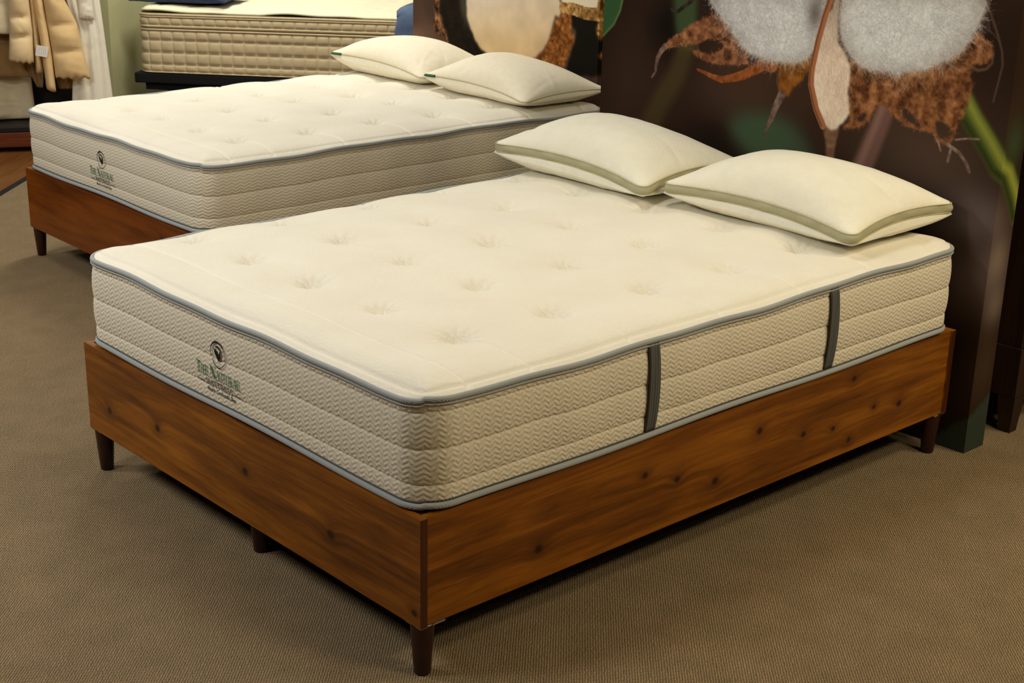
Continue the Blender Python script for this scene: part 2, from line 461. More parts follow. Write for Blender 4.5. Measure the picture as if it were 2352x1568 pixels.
def mattress(label, loc, rz, side_mat, seed, straps=()):
    r = np.random.default_rng(seed)
    t = thing('mattress', label, 'mattress', loc, rz, 'cream tufted mattresses')
    nx, ny = 420, 314
    X, Y, d = rrect(ML, MW, 0.085, nx, ny)
    Z = 0.030*(1-np.exp(-d/0.045))+0.010*(1-np.exp(-d/0.25))
    tuft = np.zeros_like(X)
    for i, tx in enumerate(TUFT_X):
        for j, ty in enumerate(TUFT_Y):
            tx2 = tx+r.normal(0, 0.006); ty2 = min(max(ty-0.01, 0), MW)+r.normal(0, 0.006)
            rr = np.hypot((X-tx2), (Y-ty2)); ang = np.arctan2(Y-ty2, X-tx2)
            dep = r.uniform(0.8, 1.15)
            Z -= dep*(0.026*np.exp(-(rr/0.027)**1.6)+0.019*np.exp(-(rr/0.078)**1.6))
            Z += 0.0016*np.exp(-((rr-0.045)/0.022)**2)*np.sin(ang*r.integers(9, 13)+r.uniform(0, 6))
            tuft += np.exp(-(rr/0.042)**2)
            # slack crease running off towards the head corner
            ca = r.uniform(1.75, 2.35); L0 = r.uniform(0.07, 0.12)
            ux = (X-tx2)*math.cos(ca)+(Y-ty2)*math.sin(ca); uy = -(X-tx2)*math.sin(ca)+(Y-ty2)*math.cos(ca)+1.6*ux*ux
            Z -= 0.0024*np.exp(-(uy/0.006)**2)*np.clip(ux/0.02, 0, 1)*np.clip((L0-ux)/0.05, 0, 1)
            if j in (0, len(TUFT_Y)-1):      # stitched line from the outer tuft to the long edge
                s = -1 if j == 0 else 1
                m = np.clip((s*(Y-ty2)-0.03)/0.04, 0, 1)
                Z -= 0.0045*np.exp(-((X-tx2-0.02*m)/0.0055)**2)*m*np.clip(d/0.02, 0, 1)
    for xe in (0.135, ML-0.135):             # cross seam near the foot and the head
        Z -= 0.0045*np.exp(-((X-xe)/0.006)**2)*np.clip(d/0.02, 0, 1)
        Z += 0.004*np.exp(-((X-(xe-0.06 if xe < 1 else xe+0.06))/0.035)**2)*np.clip(d/0.04, 0, 1)
    Z -= 0.0042*np.exp(-((d-0.024)/0.0045)**2)
    Z += 0.004*np.sin(X*9.7+seed)*np.sin(Y*10.4+1.3*seed)*np.clip(d/0.08, 0, 1)
    li, lj = loop_idx(nx, ny)
    P = np.stack([X[li, lj], Y[li, lj]], 1); h0 = nx+ny-2     # loop start (texture seam) sits at the hidden head corner
    seg = np.linalg.norm(np.roll(P, -1, 0)-P, axis=1); arc = np.concatenate([[0], np.cumsum(seg)[:-1]])
    uarc = np.where(np.arange(len(arc)) > h0, arc-seg.sum(), arc)
    wave = 0.0016*np.sin(arc*2*np.pi/0.322+1.0+seed)+0.0026*np.sin(arc*2*np.pi/0.71+seed)+0.003*np.sin(arc*2*np.pi/1.9+2*seed)
    # the whole top follows the wavy edge near it
    wx = 0.0055*np.sin(X*2*np.pi/0.322+1.0+seed)
    Zt = MH+Z
    Zt[li, lj] = MH+wave
    ring = np.clip(1-d/0.05, 0, 1)
    # spread the edge wave inwards (nearest boundary sample, by side)
    edge_w = np.zeros_like(X); wsum = np.full_like(X, 1e-6)
    for (dist, val) in ((Y, wave[:nx][:, None]*np.ones((1, ny))),
                        (MW-Y, wave[nx+ny-2:nx+ny-2+nx][::-1][:, None]*np.ones((1, ny))),
                        (X, np.concatenate([[wave[0]], wave[::-1][:ny-1]])[None, :]*np.ones((nx, 1))),
                        (ML-X, wave[nx-1:nx-1+ny][None, :]*np.ones((nx, 1)))):
        w = 1/(np.abs(dist)+0.004)**2; edge_w += w*val; wsum += w
    inner = d > 1e-9
    Zt = np.where(inner, Zt+edge_w/wsum*ring, Zt)
    # pull the rim in a little so that the tape stands proud
    V = np.stack([X, Y, Zt], -1).reshape(-1, 3)
    np_mesh('top_panel', V, grid_faces(nx, ny, flip=True), TOP, t, attrs={'tuft': np.clip(tuft, 0, 1).ravel()})
    # border
    N, _ = outward(P)
    vv = np.concatenate([a+(b-a)*np.array([0, .035, .09, .2, .35, .5, .65, .8, .91, .965]) for a, b in zip(SEAMS[:-1], SEAMS[1:])]+[[1.0]])
    off = side_off(vv)
    rows = []; uvs = []
    lump = (0.0015*np.sin(arc*31+seed)+0.0015*np.sin(arc*17.3))*(P[:, 0] > 0.1)
    for v, o in zip(vv, off):
        z = (MH+wave)*(1-v)+0.004*v
        oo = o+lump*math.sin(math.pi*v)
        for sx, half in straps:
            near = np.exp(-((P[:, 0]-sx)/0.05)**2)*(P[:, 1] < 0.01)
            oo = oo-0.002*near*math.sin(math.pi*v)
        rows.append(np.column_stack([P+N*np.asarray(oo)[:, None], z])); uvs.append(np.column_stack([uarc, np.full(len(arc), MH*(1-v))]))
    V = np.concatenate(rows); UV = np.concatenate(uvs); n = len(P)
    np_mesh('border', V, grid_faces(len(vv), n, True, True), side_mat, t, uv=UV)
    # tapes
    sel = np.arange(0, n, 2)
    top_tape = np.column_stack([P+N*0.003, MH+wave-0.001])[sel]
    V, F = tube_loop(top_tape, 0.0070, 10); np_mesh('top_piping', V, F, PIPE, t)
    V, F = tube_loop(np.column_stack([P+N*0.0075, MH+wave-0.011])[sel], 0.0022, 6); np_mesh('piping_stitch', V, F, INK_BLACK if False else PIPE, t)
    bw = 0.003*np.sin(arc*2*np.pi/0.9+seed)
    V, F = tube_loop(np.column_stack([P+N*0.0035, 0.0085+bw])[sel], 0.0088, 10); np_mesh('bottom_piping', V, F, PIPE, t)
    V, F = tube_loop(np.column_stack([P+N*0.0055, 0.0195+bw])[sel], 0.0024, 6); np_mesh('piping_edge', V, F, STRAP, t)
    # flat bottom
    MB().add([(p[0], p[1], 0.002) for p in P[::6]], [list(range(len(P[::6])))[::-1]]).build('underside', TOP, t)
    # webbing handles on the long side
    for sx, half in straps:
        s = np.linspace(-1, 1, 17); v = np.linspace(0.005, 0.985, 26)
        prof = 0.0026+0.0012*np.abs(np.cos(s*np.pi*1.5))-0.002*(np.abs(s) > 0.97)
        VV = []
        for k, vk in enumerate(v):
            o = 0.0105*math.sin(math.pi*vk)**0.5
            lean = 0.004*math.sin(3*vk)
            for a, b in zip(s, prof):
                VV.append((sx+lean+a*half, -(o+b+0.001), (MH-0.006)*(1-vk)+0.016*vk))
        o = np_mesh('handle_strap', VV, grid_faces(len(v), len(s)), STRAP, t)
        sol = o.modifiers.new('thick', 'SOLIDIFY'); sol.thickness = 0.004; sol.offset = 0
    return t

# ---- printed lettering ---------------------------------------------------
def arcp(cx, cy, rx, ry, a0, a1, n=10):
    return [(cx+rx*math.cos(math.radians(a0+(a1-a0)*k/n)), cy+ry*math.sin(math.radians(a0+(a1-a0)*k/n))) for k in range(n+1)]
SF = 0.05
GLY = {
 'T': (0.78, [([(.39, 0), (.39, .97)], .14), ([(.03, .965), (.75, .965)], .07), ([(.045, .99), (.03, .80)], .05), ([(.735, .99), (.75, .80)], .05), ([(.24, .02), (.54, .02)], SF)]),
 'H': (0.92, [([(.20, 0), (.20, 1)], .13), ([(.72, 0), (.72, 1)], .13), ([(.2, .52), (.72, .52)], .06), ([(.06, .02), (.34, .02)], SF), ([(.06, .98), (.34, .98)], SF), ([(.58, .02), (.86, .02)], SF), ([(.58, .98), (.86, .98)], SF)]),
 'E': (0.72, [([(.20, 0), (.20, 1)], .13), ([(.06, .97), (.62, .97)], .06), ([(.2, .52), (.52, .52)], .06), ([(.06, .03), (.66, .03)], .06), ([(.62, 1), (.62, .78)], .05), ([(.66, 0), (.67, .24)], .05), ([(.52, .63), (.52, .41)], .05)]),
 'N': (1.0, [([(.16, 0), (.16, 1)], .06), ([(.14, .97), (.82, .03)], .15), ([(.82, 0), (.82, 1)], .06), ([(.03, .02), (.30, .02)], SF), ([(.02, .98), (.22, .98)], SF), ([(.68, .98), (.96, .98)], SF)]),
 'A': (0.92, [([(.12, 0), (.45, 1)], .06), ([(.44, 1), (.78, 0)], .15), ([(.23, .34), (.66, .34)], .06), ([(.0, .02), (.26, .02)], SF), ([(.62, .02), (.92, .02)], SF)]),
 'U': (0.92, [([(.20, 1), (.20, .34)]+arcp(.47, .32, .27, .30, 180, 360)+[(.74, .32), (.74, 1)], .09), ([(.20, 1), (.20, .3)], .13), ([(.05, .98), (.35, .98)], SF), ([(.60, .98), (.88, .98)], SF)]),
 'R': (0.88, [([(.20, 0), (.20, 1)], .13), ([(.08, .97), (.38, .97)]+arcp(.40, .74, .22, .23, 90, -90)+[(.2, .51)], .075), ([(.38, .52), (.82, .02)], .13), ([(.06, .02), (.34, .02)], SF)]),
 'L': (0.74, [([(.20, 0), (.20, 1)], .13), ([(.06, .98), (.34, .98)], SF), ([(.06, .03), (.68, .03)], .06), ([(.68, 0), (.70, .26)], .05)]),
 'M': (1.12, [([(.16, 0), (.18, 1)], .06), ([(.18, 1), (.55, .05)], .13), ([(.55, .05), (.90, 1)], .06), ([(.92, 0), (.90, 1)], .13), ([(.04, .02), (.28, .02)], SF), ([(.80, .02), (1.06, .02)], SF)]),
 'S': (0.70, [(arcp(.36, .74, .21, .23, 30, 180)+[(.16, .66), (.50, .40)]+arcp(.34, .26, .22, .24, 0, -150), .10), ([(.56, .98), (.55, .78)], .05), ([(.12, .02), (.13, .22)], .05)]),
 ' ': (0.30, []),
}
def stroke_quads(pts, w):
    P = [Vector((a, b)) for a, b in pts]; out = []
    for a, b in zip(P[:-1], P[1:]):
        d = (b-a)
        if d.length < 1e-6: continue
        d.normalize(); n = Vector((-d.y, d.x))*w*0.58; e = d*w*0.10
        # split long strokes so that they follow the cloth
        out.append([a-e+n, a-e-n, b+e-n, b+e+n])
    return out
def word_quads(text, h, sizes=None, gap=0.06):
    x = 0; Q = []
    for k, ch in enumerate(text):
        s = h*(sizes or {}).get(k, 1.0); w, st = GLY[ch]
        for pts, sw in st:
            for q in stroke_quads(pts, sw): Q.append([(x+p.x*s, p.y*s) for p in q])
        x += (w+gap)*s
    return Q, x
def place_print(name, polys, mat, parent, lift=0.0030):
    """polys in (a = distance along the foot edge to the right, z) metres, printed on the foot face (local x = 0)"""
    mb = MB()
    cut = []
    for q in polys:                      # long strokes are cut up so that they follow the padded cloth
        L = math.hypot(q[0][0]-q[-1][0], q[0][1]-q[-1][1]) if len(q) == 4 else 0
        n = max(1, int(math.ceil(L/0.0035)))
        if n == 1: cut.append(q); continue
        lp = lambda a, b, t: (a[0]+(b[0]-a[0])*t, a[1]+(b[1]-a[1])*t)
        for k in range(n):
            cut.append([lp(q[0], q[3], k/n), lp(q[1], q[2], k/n), lp(q[1], q[2], (k+1)/n), lp(q[0], q[3], (k+1)/n)])
    for q in cut:
        V = []
        for a, z in q:
            v = 1-z/MH
            V.append((-(float(side_off(np.array([v]))[0])+lift), a, z))
        mb.add(V, [tuple(range(len(q)))])
    return mb.build(name, mat, parent)
def brand_print(t, yl=0.905):
    """emblem and lettering printed on the foot border"""
    zoff = 0.0
    Q, w = word_quads('THE NATURAL', 0.026, {0: 1.22, 4: 1.28, 10: 1.0})
    k = 0.208/w
    place_print('lettering', [[(yl-a*k, 0.0845+b+zoff) for a, b in q] for q in Q], INK_GREEN, t)
    Q, w = word_quads('MATTRESS', 0.019)
    k = 0.128/w
    place_print('lettering', [[(yl-0.042-a*k, 0.0595+b) for a, b in q] for q in Q], INK_BLACK, t)
    for a0, a1 in ((0, .036), (.174, .208)):
        place_print('rule_line', [[(yl-a, z) for a, z in ((a0, .0667), (a0, .0643), (a1, .0643), (a1, .0667))]], INK_BLACK, t)
    cu = bpy.data.curves.new('tagline', 'FONT'); cu.body = 'Healthy Comfortable Sleep'; cu.size = 0.0135; cu.shear = 0.3; cu.resolution_u = 2
    cu.offset = 0.0002
    tmp = bpy.data.objects.new('tagline', cu); COL.objects.link(tmp)
    bpy.context.view_layer.update()
    me = tmp.to_mesh()
    pv = [v.co.copy() for v in me.vertices]; pf = [tuple(p.vertices) for p in me.polygons]
    tmp.to_mesh_clear(); bpy.data.objects.remove(tmp); bpy.data.curves.remove(cu)
    w = max(p.x for p in pv); k = 0.135/w
    mb = MB(); V = []
    for p in pv:
        z = 0.0445+p.y
        V.append((-(float(side_off(np.array([1-z/MH]))[0])+0.0022), yl-0.040-p.x*k, z))
    mb.add(V, pf); mb.build('tagline', INK_BLACK, t)
    # round emblem with a cotton boll
    cy, cz, R = yl-0.106, 0.1545, 0.0345
    polys = []
    n = 48
    for i in range(n):
        a0 = 2*math.pi*i/n; a1 = 2*math.pi*(i+1)/n
        def ringp(a, inner):
            th = 0.0023+0.0028*max(0, math.sin(a-0.2))**2
            rr = R-(th if inner else 0)
            return (cy-rr*math.cos(a), cz+rr*1.04*math.sin(a))
        polys.append([ringp(a0, False), ringp(a0, True), ringp(a1, True), ringp(a1, False)])
    def egg(ox, oy, rx, ry, rot, n=18, cut=None):
        out = []
        for i in range(n):
            a = 2*math.pi*i/n; x = rx*math.cos(a); y = ry*math.sin(a)*(1-0.25*math.cos(a)*0)
            c, s = math.cos(rot), math.sin(rot)
            out.append((cy-(ox+x*c-y*s), cz+oy+x*s+y*c))
        return out
    polys += [egg(-0.011, 0.004, 0.0030, 0.0150, 0.35), egg(-0.0055, -0.003, 0.0040, 0.0165, 0.22), egg(0.0, -0.009, 0.0055, 0.0085, 0.0),
              egg(0.0105, 0.002, 0.0034, 0.0150, -0.38), egg(0.0055, -0.006, 0.0026, 0.0120, -0.25),
              egg(-0.002, 0.021, 0.0085, 0.0026, 0.2), egg(0.009, 0.017, 0.0030, 0.0050, 0.6)]
    polys.append([(cy-a, cz+b) for a, b in ((-.0008, -.012), (-.0006, -.034), (.0006, -.034), (.0010, -.012))])
    place_print('emblem', polys, INK_BLACK, t, 0.0034)

FOOT1 = mat_wood('honey_stained_pine_foot', (116, 64, 8), (60, 28, 3), (162, 98, 20),
                 [(1.410, .222, .011), (1.134, .255, .012), (.696, .275, .012), (.332, .238, .013), (.021, .164, .009)], axis=1)
SIDE_W1 = mat_wood('honey_stained_pine_side', (116, 64, 8), (60, 28, 3), (162, 98, 20),
                 [(.360, .213, .012), (.718, .300, .009), (.840, .255, .010), (.991, .208, .011), (1.162, .304, .011), (1.358, .243, .010),
                  (1.495, .225, .008), (1.577, .170, .009), (1.573, .356, .009), (1.687, .243, .007), (1.815, .222, .011)], axis=0)
FOOT2 = mat_wood('red_stained_pine_foot', (114, 56, 10), (68, 30, 5), (142, 76, 18), [(.30, .33, .010)], axis=1, gs=0.6)
ENDG = mat_wood('end_grain_wood', (64, 30, 12), (40, 18, 8), (84, 42, 18), axis=2)
bed_frame('honey-stained pine bed frame with dark knots and tapered legs, nearest the camera', (0, 0, 0), 0, FOOT1, SIDE_W1, ENDG)
B2_LOC, B2_RZ = (0.876, 2.336, 0), -0.0268
bed_frame('reddish pine bed frame mostly hidden behind the nearer bed', B2_LOC, B2_RZ, FOOT2, SIDE_W1, ENDG)

def b2(u, v, z):
    c, s = math.cos(B2_RZ), math.sin(B2_RZ)
    return (B2_LOC[0]+c*u-s*v, B2_LOC[1]+s*u+c*v, z)

m1 = mattress('cream tufted mattress with two dark side straps on the nearest bed', (0.014, 0.006, ZT+0.004), 0, SIDE1, 1,
              straps=((0.704, 0.0185), (1.418, 0.0185)))
brand_print(m1)
m2 = mattress('cream tufted mattress with chevron border on the bed behind', b2(0.014, 0.006, ZT+0.004), B2_RZ, SIDE2, 2)
brand_print(m2, 0.885)

# ------------------------------------------------------------------ pillows
def pillow(name, label, group, loc, rz, a, b, H, corners, em, gh, mat, pin=0.085, gusset=None, seam=None, tagm=None, seed=0, R=0.075, dents=()):
    """a,b half sizes; corners = edge heights at (-u,-v) (+u,-v) (+u,+v) (-u,+v)"""
    r = np.random.default_rng(seed)
    t = thing(name, label, 'pillow', loc, rz, group)
    nu, nv = 110, 84
    X, Y, d = rrect(2.0, 2.0, R*2, nu, nv); X -= 1; Y -= 1
    u, v = X, Y
    px = a*u*(1-pin*(1-v*v)*np.abs(u)**1.5); py = b*v*(1-pin*2.5*(1-u*u)*np.abs(v)**1.5)
    su = (u+1)/2; sv = (v+1)/2
    e = (corners[0]*(1-su)*(1-sv)+corners[1]*su*(1-sv)+corners[2]*su*sv+corners[3]*(1-su)*sv)+em*(1-(u*v)**2)
    g = (np.clip(1-np.abs(u)**2.3, 0, 1)*np.clip(1-np.abs(v)**2.3, 0, 1))**0.68
    bi, bj = loop_idx(nu, nv); g[bi, bj] = 0
    wr = np.zeros_like(u)
    for k in range(14):                              # folds radiating in from the seam
        a0 = r.uniform(0, 2*math.pi); cu = math.cos(a0)*0.95; cv = math.sin(a0)*0.95
        th = math.atan2(-cv, -cu)+r.normal(0, 0.5)
        w1 = (u-cu)*math.cos(th)+(v-cv)*math.sin(th); w2 = -(u-cu)*math.sin(th)+(v-cv)*math.cos(th)
        wr += r.uniform(0.002, 0.0045)*np.exp(-(w2/r.uniform(0.035, 0.07))**2)*np.exp(-np.clip(w1, 0, 9)/0.28)*r.choice([-1, 1])
    soft = 0.006*np.sin(3.1*u+seed)*np.sin(2.7*v+2*seed)
    for (du, dv, dr, dd) in dents: soft = soft-dd*np.exp(-(((u-du)**2+(v-dv)**2)/dr**2))
    top = e+gh+H*g+(wr+soft)*np.clip(g*2.5, 0, 1)
    gb = np.clip(g*2.5, 0, 1)
    bot = np.maximum((e-gh)*(1-gb)+wr*0.5*(g > 0), 0.0005)
    bo = 0.032*np.sin(np.pi*gb)
    V1 = np.stack([px, py, top], -1).reshape(-1, 3)
    V2 = np.stack([px+bo*np.sign(u)*np.abs(u)**6, py+bo*np.sign(v)*np.abs(v)**6, bot], -1).reshape(-1, 3)
    n = len(V1)
    F1 = grid_faces(nu, nv, flip=True); F2 = grid_faces(nu, nv)+n
    L1 = bi*nv+bj; L2 = L1+n
    FB = np.stack([L1, L2, np.roll(L2, -1), np.roll(L1, -1)], 1)
    np_mesh('cover', np.concatenate([V1, V2]), np.concatenate([F1, F2, FB]), mat, t)
    P = np.stack([px[bi, bj], py[bi, bj]], 1); E = e[bi, bj]
    keep = np.linalg.norm(P-np.roll(P, 1, 0), axis=1) > 1e-6
    P = P[keep]; E = E[keep]
    N, T = outward(P)
    arc = np.cumsum(np.linalg.norm(P-np.roll(P, 1, 0), axis=1))
    if gusset is not None:
        rows = []
        crease = 0.0022*np.sin(arc*38+seed)+0.0018*np.sin(arc*71+2*seed)
        for s in np.linspace(-1, 1, 9):
            o = 0.002+0.0045*(1-s*s)+crease*(1-s*s)
            rows.append(np.column_stack([P+N*o[:, None], E+s*gh*1.03]))
        np_mesh('gusset_band', np.concatenate(rows), grid_faces(9, len(P), True), gusset, t)
        for s in (-1, 1):
            V, F = tube_loop(np.column_stack([P+N*0.003, E+s*gh*1.05]), 0.0019, 6); np_mesh('seam_cord', V, F, SEAM, t)
    if seam is not None:
        V, F = tube_loop(np.column_stack([P+N*0.001, E]), 0.0026, 6); np_mesh('seam_cord', V, F, seam, t)
    if tagm is not None:
        k = int(np.argmin(np.linalg.norm(P-np.array([tagm[0]*a, tagm[1]*b]), axis=1)))
        p = P[k]; tx, nx_ = T[k], N[k]
        mb = MB(); h = 0.006
        pts = []
        for s in (-0.030, 0.030):
            for o, z in ((0.0, h), (0.012, h*0.3), (0.012, -h*0.2), (0.0, -h)):
                q = p+tx*s+nx_*(o+0.001); pts.append((q[0], q[1], E[k]+z))
        mb.add(pts, [(0, 1, 5, 4), (1, 2, 6, 5), (2, 3, 7, 6), (3, 0, 4, 7), (0, 3, 2, 1), (4, 5, 6, 7)])
        mb.build('side_label', GREEN_TAG, t)
    return t

MZ = ZT+0.004+MH+0.036      # resting height on the mattress tops
# local axes: +u runs along the bed width towards the camera's left (world +Y) when rz = 90 deg
pillow('pillow', 'cream pillow with sage band, left of the pair on the nearest mattress', 'banded pillows', (1.852, 1.215, MZ+0.004), math.radians(88),
       0.375, 0.245, 0.100, (0.060, 0.068, 0.062, 0.036), 0.016, 0.0130, PILLOW1, gusset=GUSSET, seed=3)
pillow('pillow', 'cream pillow with sage band, right of the pair, overhanging the mattress corner', 'banded pillows', (1.862, 0.438, MZ+0.004), math.radians(87),
       0.375, 0.240, 0.100, (0.066, 0.060, 0.052, 0.036), 0.016, 0.0130, PILLOW1, gusset=GUSSET, seed=5)
pillow('pillow', 'plain cream pillow, far left of the pair on the rear mattress', 'plain cotton pillows', b2(1.845, 1.14, MZ+0.004), B2_RZ+math.radians(90),
       0.375, 0.240, 0.100, (0.055, 0.060, 0.078, 0.040), 0.010, 0.002, PILLOW2, seam=SEAM, tagm=(0.85, 1.0), seed=8)
pillow('pillow', 'plain cream pillow, near right of the pair on the rear mattress', 'plain cotton pillows', b2(1.83, 0.385, MZ+0.004), B2_RZ+math.radians(88),
       0.370, 0.240, 0.105, (0.050, 0.060, 0.062, 0.030), 0.010, 0.002, PILLOW2, seam=SEAM, tagm=(0.85, 1.0), seed=9)

# ------------------------------------------------------------------ printed display panels
class Canvas:
    """small procedural painter on a metric grid: s to the right, z up"""
    def __init__(c, w, h, g, base):
        c.g = g; c.s = np.arange(0, w+g/2, g); c.z = np.arange(0, h+g/2, g)
        c.S, c.Z = np.meshgrid(c.s, c.z); c.h, c.w = c.S.shape
        c.im = np.ones((c.h, c.w, 3))*np.asarray(base, float)
    def noise(c, cell, seed, octv=3):
        r = np.random.default_rng(seed); out = np.zeros((c.h, c.w)); amp = 1; tot = 0
        for o in range(octv):
            k = cell/(2**o)
            if k < c.g: break
            X = c.S/k; Y = c.Z/k; gx = int(c.s[-1]/k)+3; gy = int(c.z[-1]/k)+3
            G = r.random((gy, gx)); xi = X.astype(int); yi = Y.astype(int); fx = X-xi; fy = Y-yi
            fx = fx*fx*(3-2*fx); fy = fy*fy*(3-2*fy)
            out += amp*((G[yi, xi]*(1-fx)+G[yi, xi+1]*fx)*(1-fy)+(G[yi+1, xi]*(1-fx)+G[yi+1, xi+1]*fx)*fy); tot += amp; amp *= 0.55
        return out/tot
    def blur(c, m, rad):
        k = max(1, int(round(rad/c.g)))
        for _ in range(3):
            for ax in (0, 1):
                p = np.pad(m, [(k+1, k) if a == ax else (0, 0) for a in (0, 1)], mode='edge'); cs = np.cumsum(p, axis=ax)
                hi = [slice(None)]*2; lo = [slice(None)]*2; hi[ax] = slice(2*k+1, None); lo[ax] = slice(0, -(2*k+1))
                m = (cs[tuple(hi)]-cs[tuple(lo)])/(2*k+1)
        return m
    def poly(c, pts, soft=0.0, warp=0.0, wseed=0, wcell=0.02):
        S, Z = c.S, c.Z
        if warp:
            S = S+(c.noise(wcell, wseed+11, 2)-.5)*2*warp; Z = Z+(c.noise(wcell, wseed+23, 2)-.5)*2*warp
        m = np.zeros(S.shape, bool); n = len(pts)
        for i in range(n):
            (x0, y0), (x1, y1) = pts[i], pts[(i+1) % n]
            if y0 == y1: continue
            cond = ((y0 <= Z) & (Z < y1)) | ((y1 <= Z) & (Z < y0))
            m ^= cond & (S < (x1-x0)*(Z-y0)/(y1-y0)+x0)
        m = m.astype(float)
        return c.blur(m, soft) if soft > 0 else m
    def stroke(c, pts, w0, w1=None, soft=0.001):
        w1 = w0 if w1 is None else w1
        m = np.zeros(c.S.shape); n = len(pts)-1
        for i in range(n):
            (x0, y0), (x1, y1) = pts[i], pts[i+1]
            dx, dy = x1-x0, y1-y0; L = dx*dx+dy*dy+1e-12
            t = np.clip(((c.S-x0)*dx+(c.Z-y0)*dy)/L, 0, 1)
            d = np.hypot(c.S-x0-t*dx, c.Z-y0-t*dy)
            w = (w0+(w1-w0)*(i+t)/n)/2
            m = np.maximum(m, np.clip((w+soft-d)/(2*soft), 0, 1))
        return m
    def blob(c, p, rx, rz): return np.exp(-(((c.S-p[0])/rx)**2+((c.Z-p[1])/rz)**2))
    def over(c, m, col):
        m = m[..., None]; c.im = c.im*(1-m)+np.asarray(col, float)*m
    def fibres(c, N, region, length, col, alpha, seed, curl=6.0, direction=None):
        """short curved hairs started at random places inside region (mask)"""
        r = np.random.default_rng(seed); iy, ix = np.nonzero(region > 0.5)
        if len(iy) == 0: return
        pick = r.integers(0, len(iy), N); x = ix[pick].astype(float); y = iy[pick].astype(float)
        th = r.uniform(0, 2*np.pi, N) if direction is None else direction(x, y)+r.normal(0, 0.6, N)
        kc = r.normal(0, curl, N)/100; steps = (r.uniform(0.3, 1, N)*length/c.g).astype(int)
        br = r.uniform(0.7, 1.1, N)
        col = np.asarray(col, float)
        for k in range(int(length/c.g)):
            live = steps > k
            xi = np.clip(np.round(x).astype(int), 0, c.w-1); yi = np.clip(np.round(y).astype(int), 0, c.h-1)
            a = (alpha*live)[:, None] if np.ndim(alpha) else alpha*live[:, None]
            c.im[yi, xi] = c.im[yi, xi]*(1-a)+col*br[:, None]*a
            x += np.cos(th); y += np.sin(th); th += kc+r.normal(0, 0.06, N)

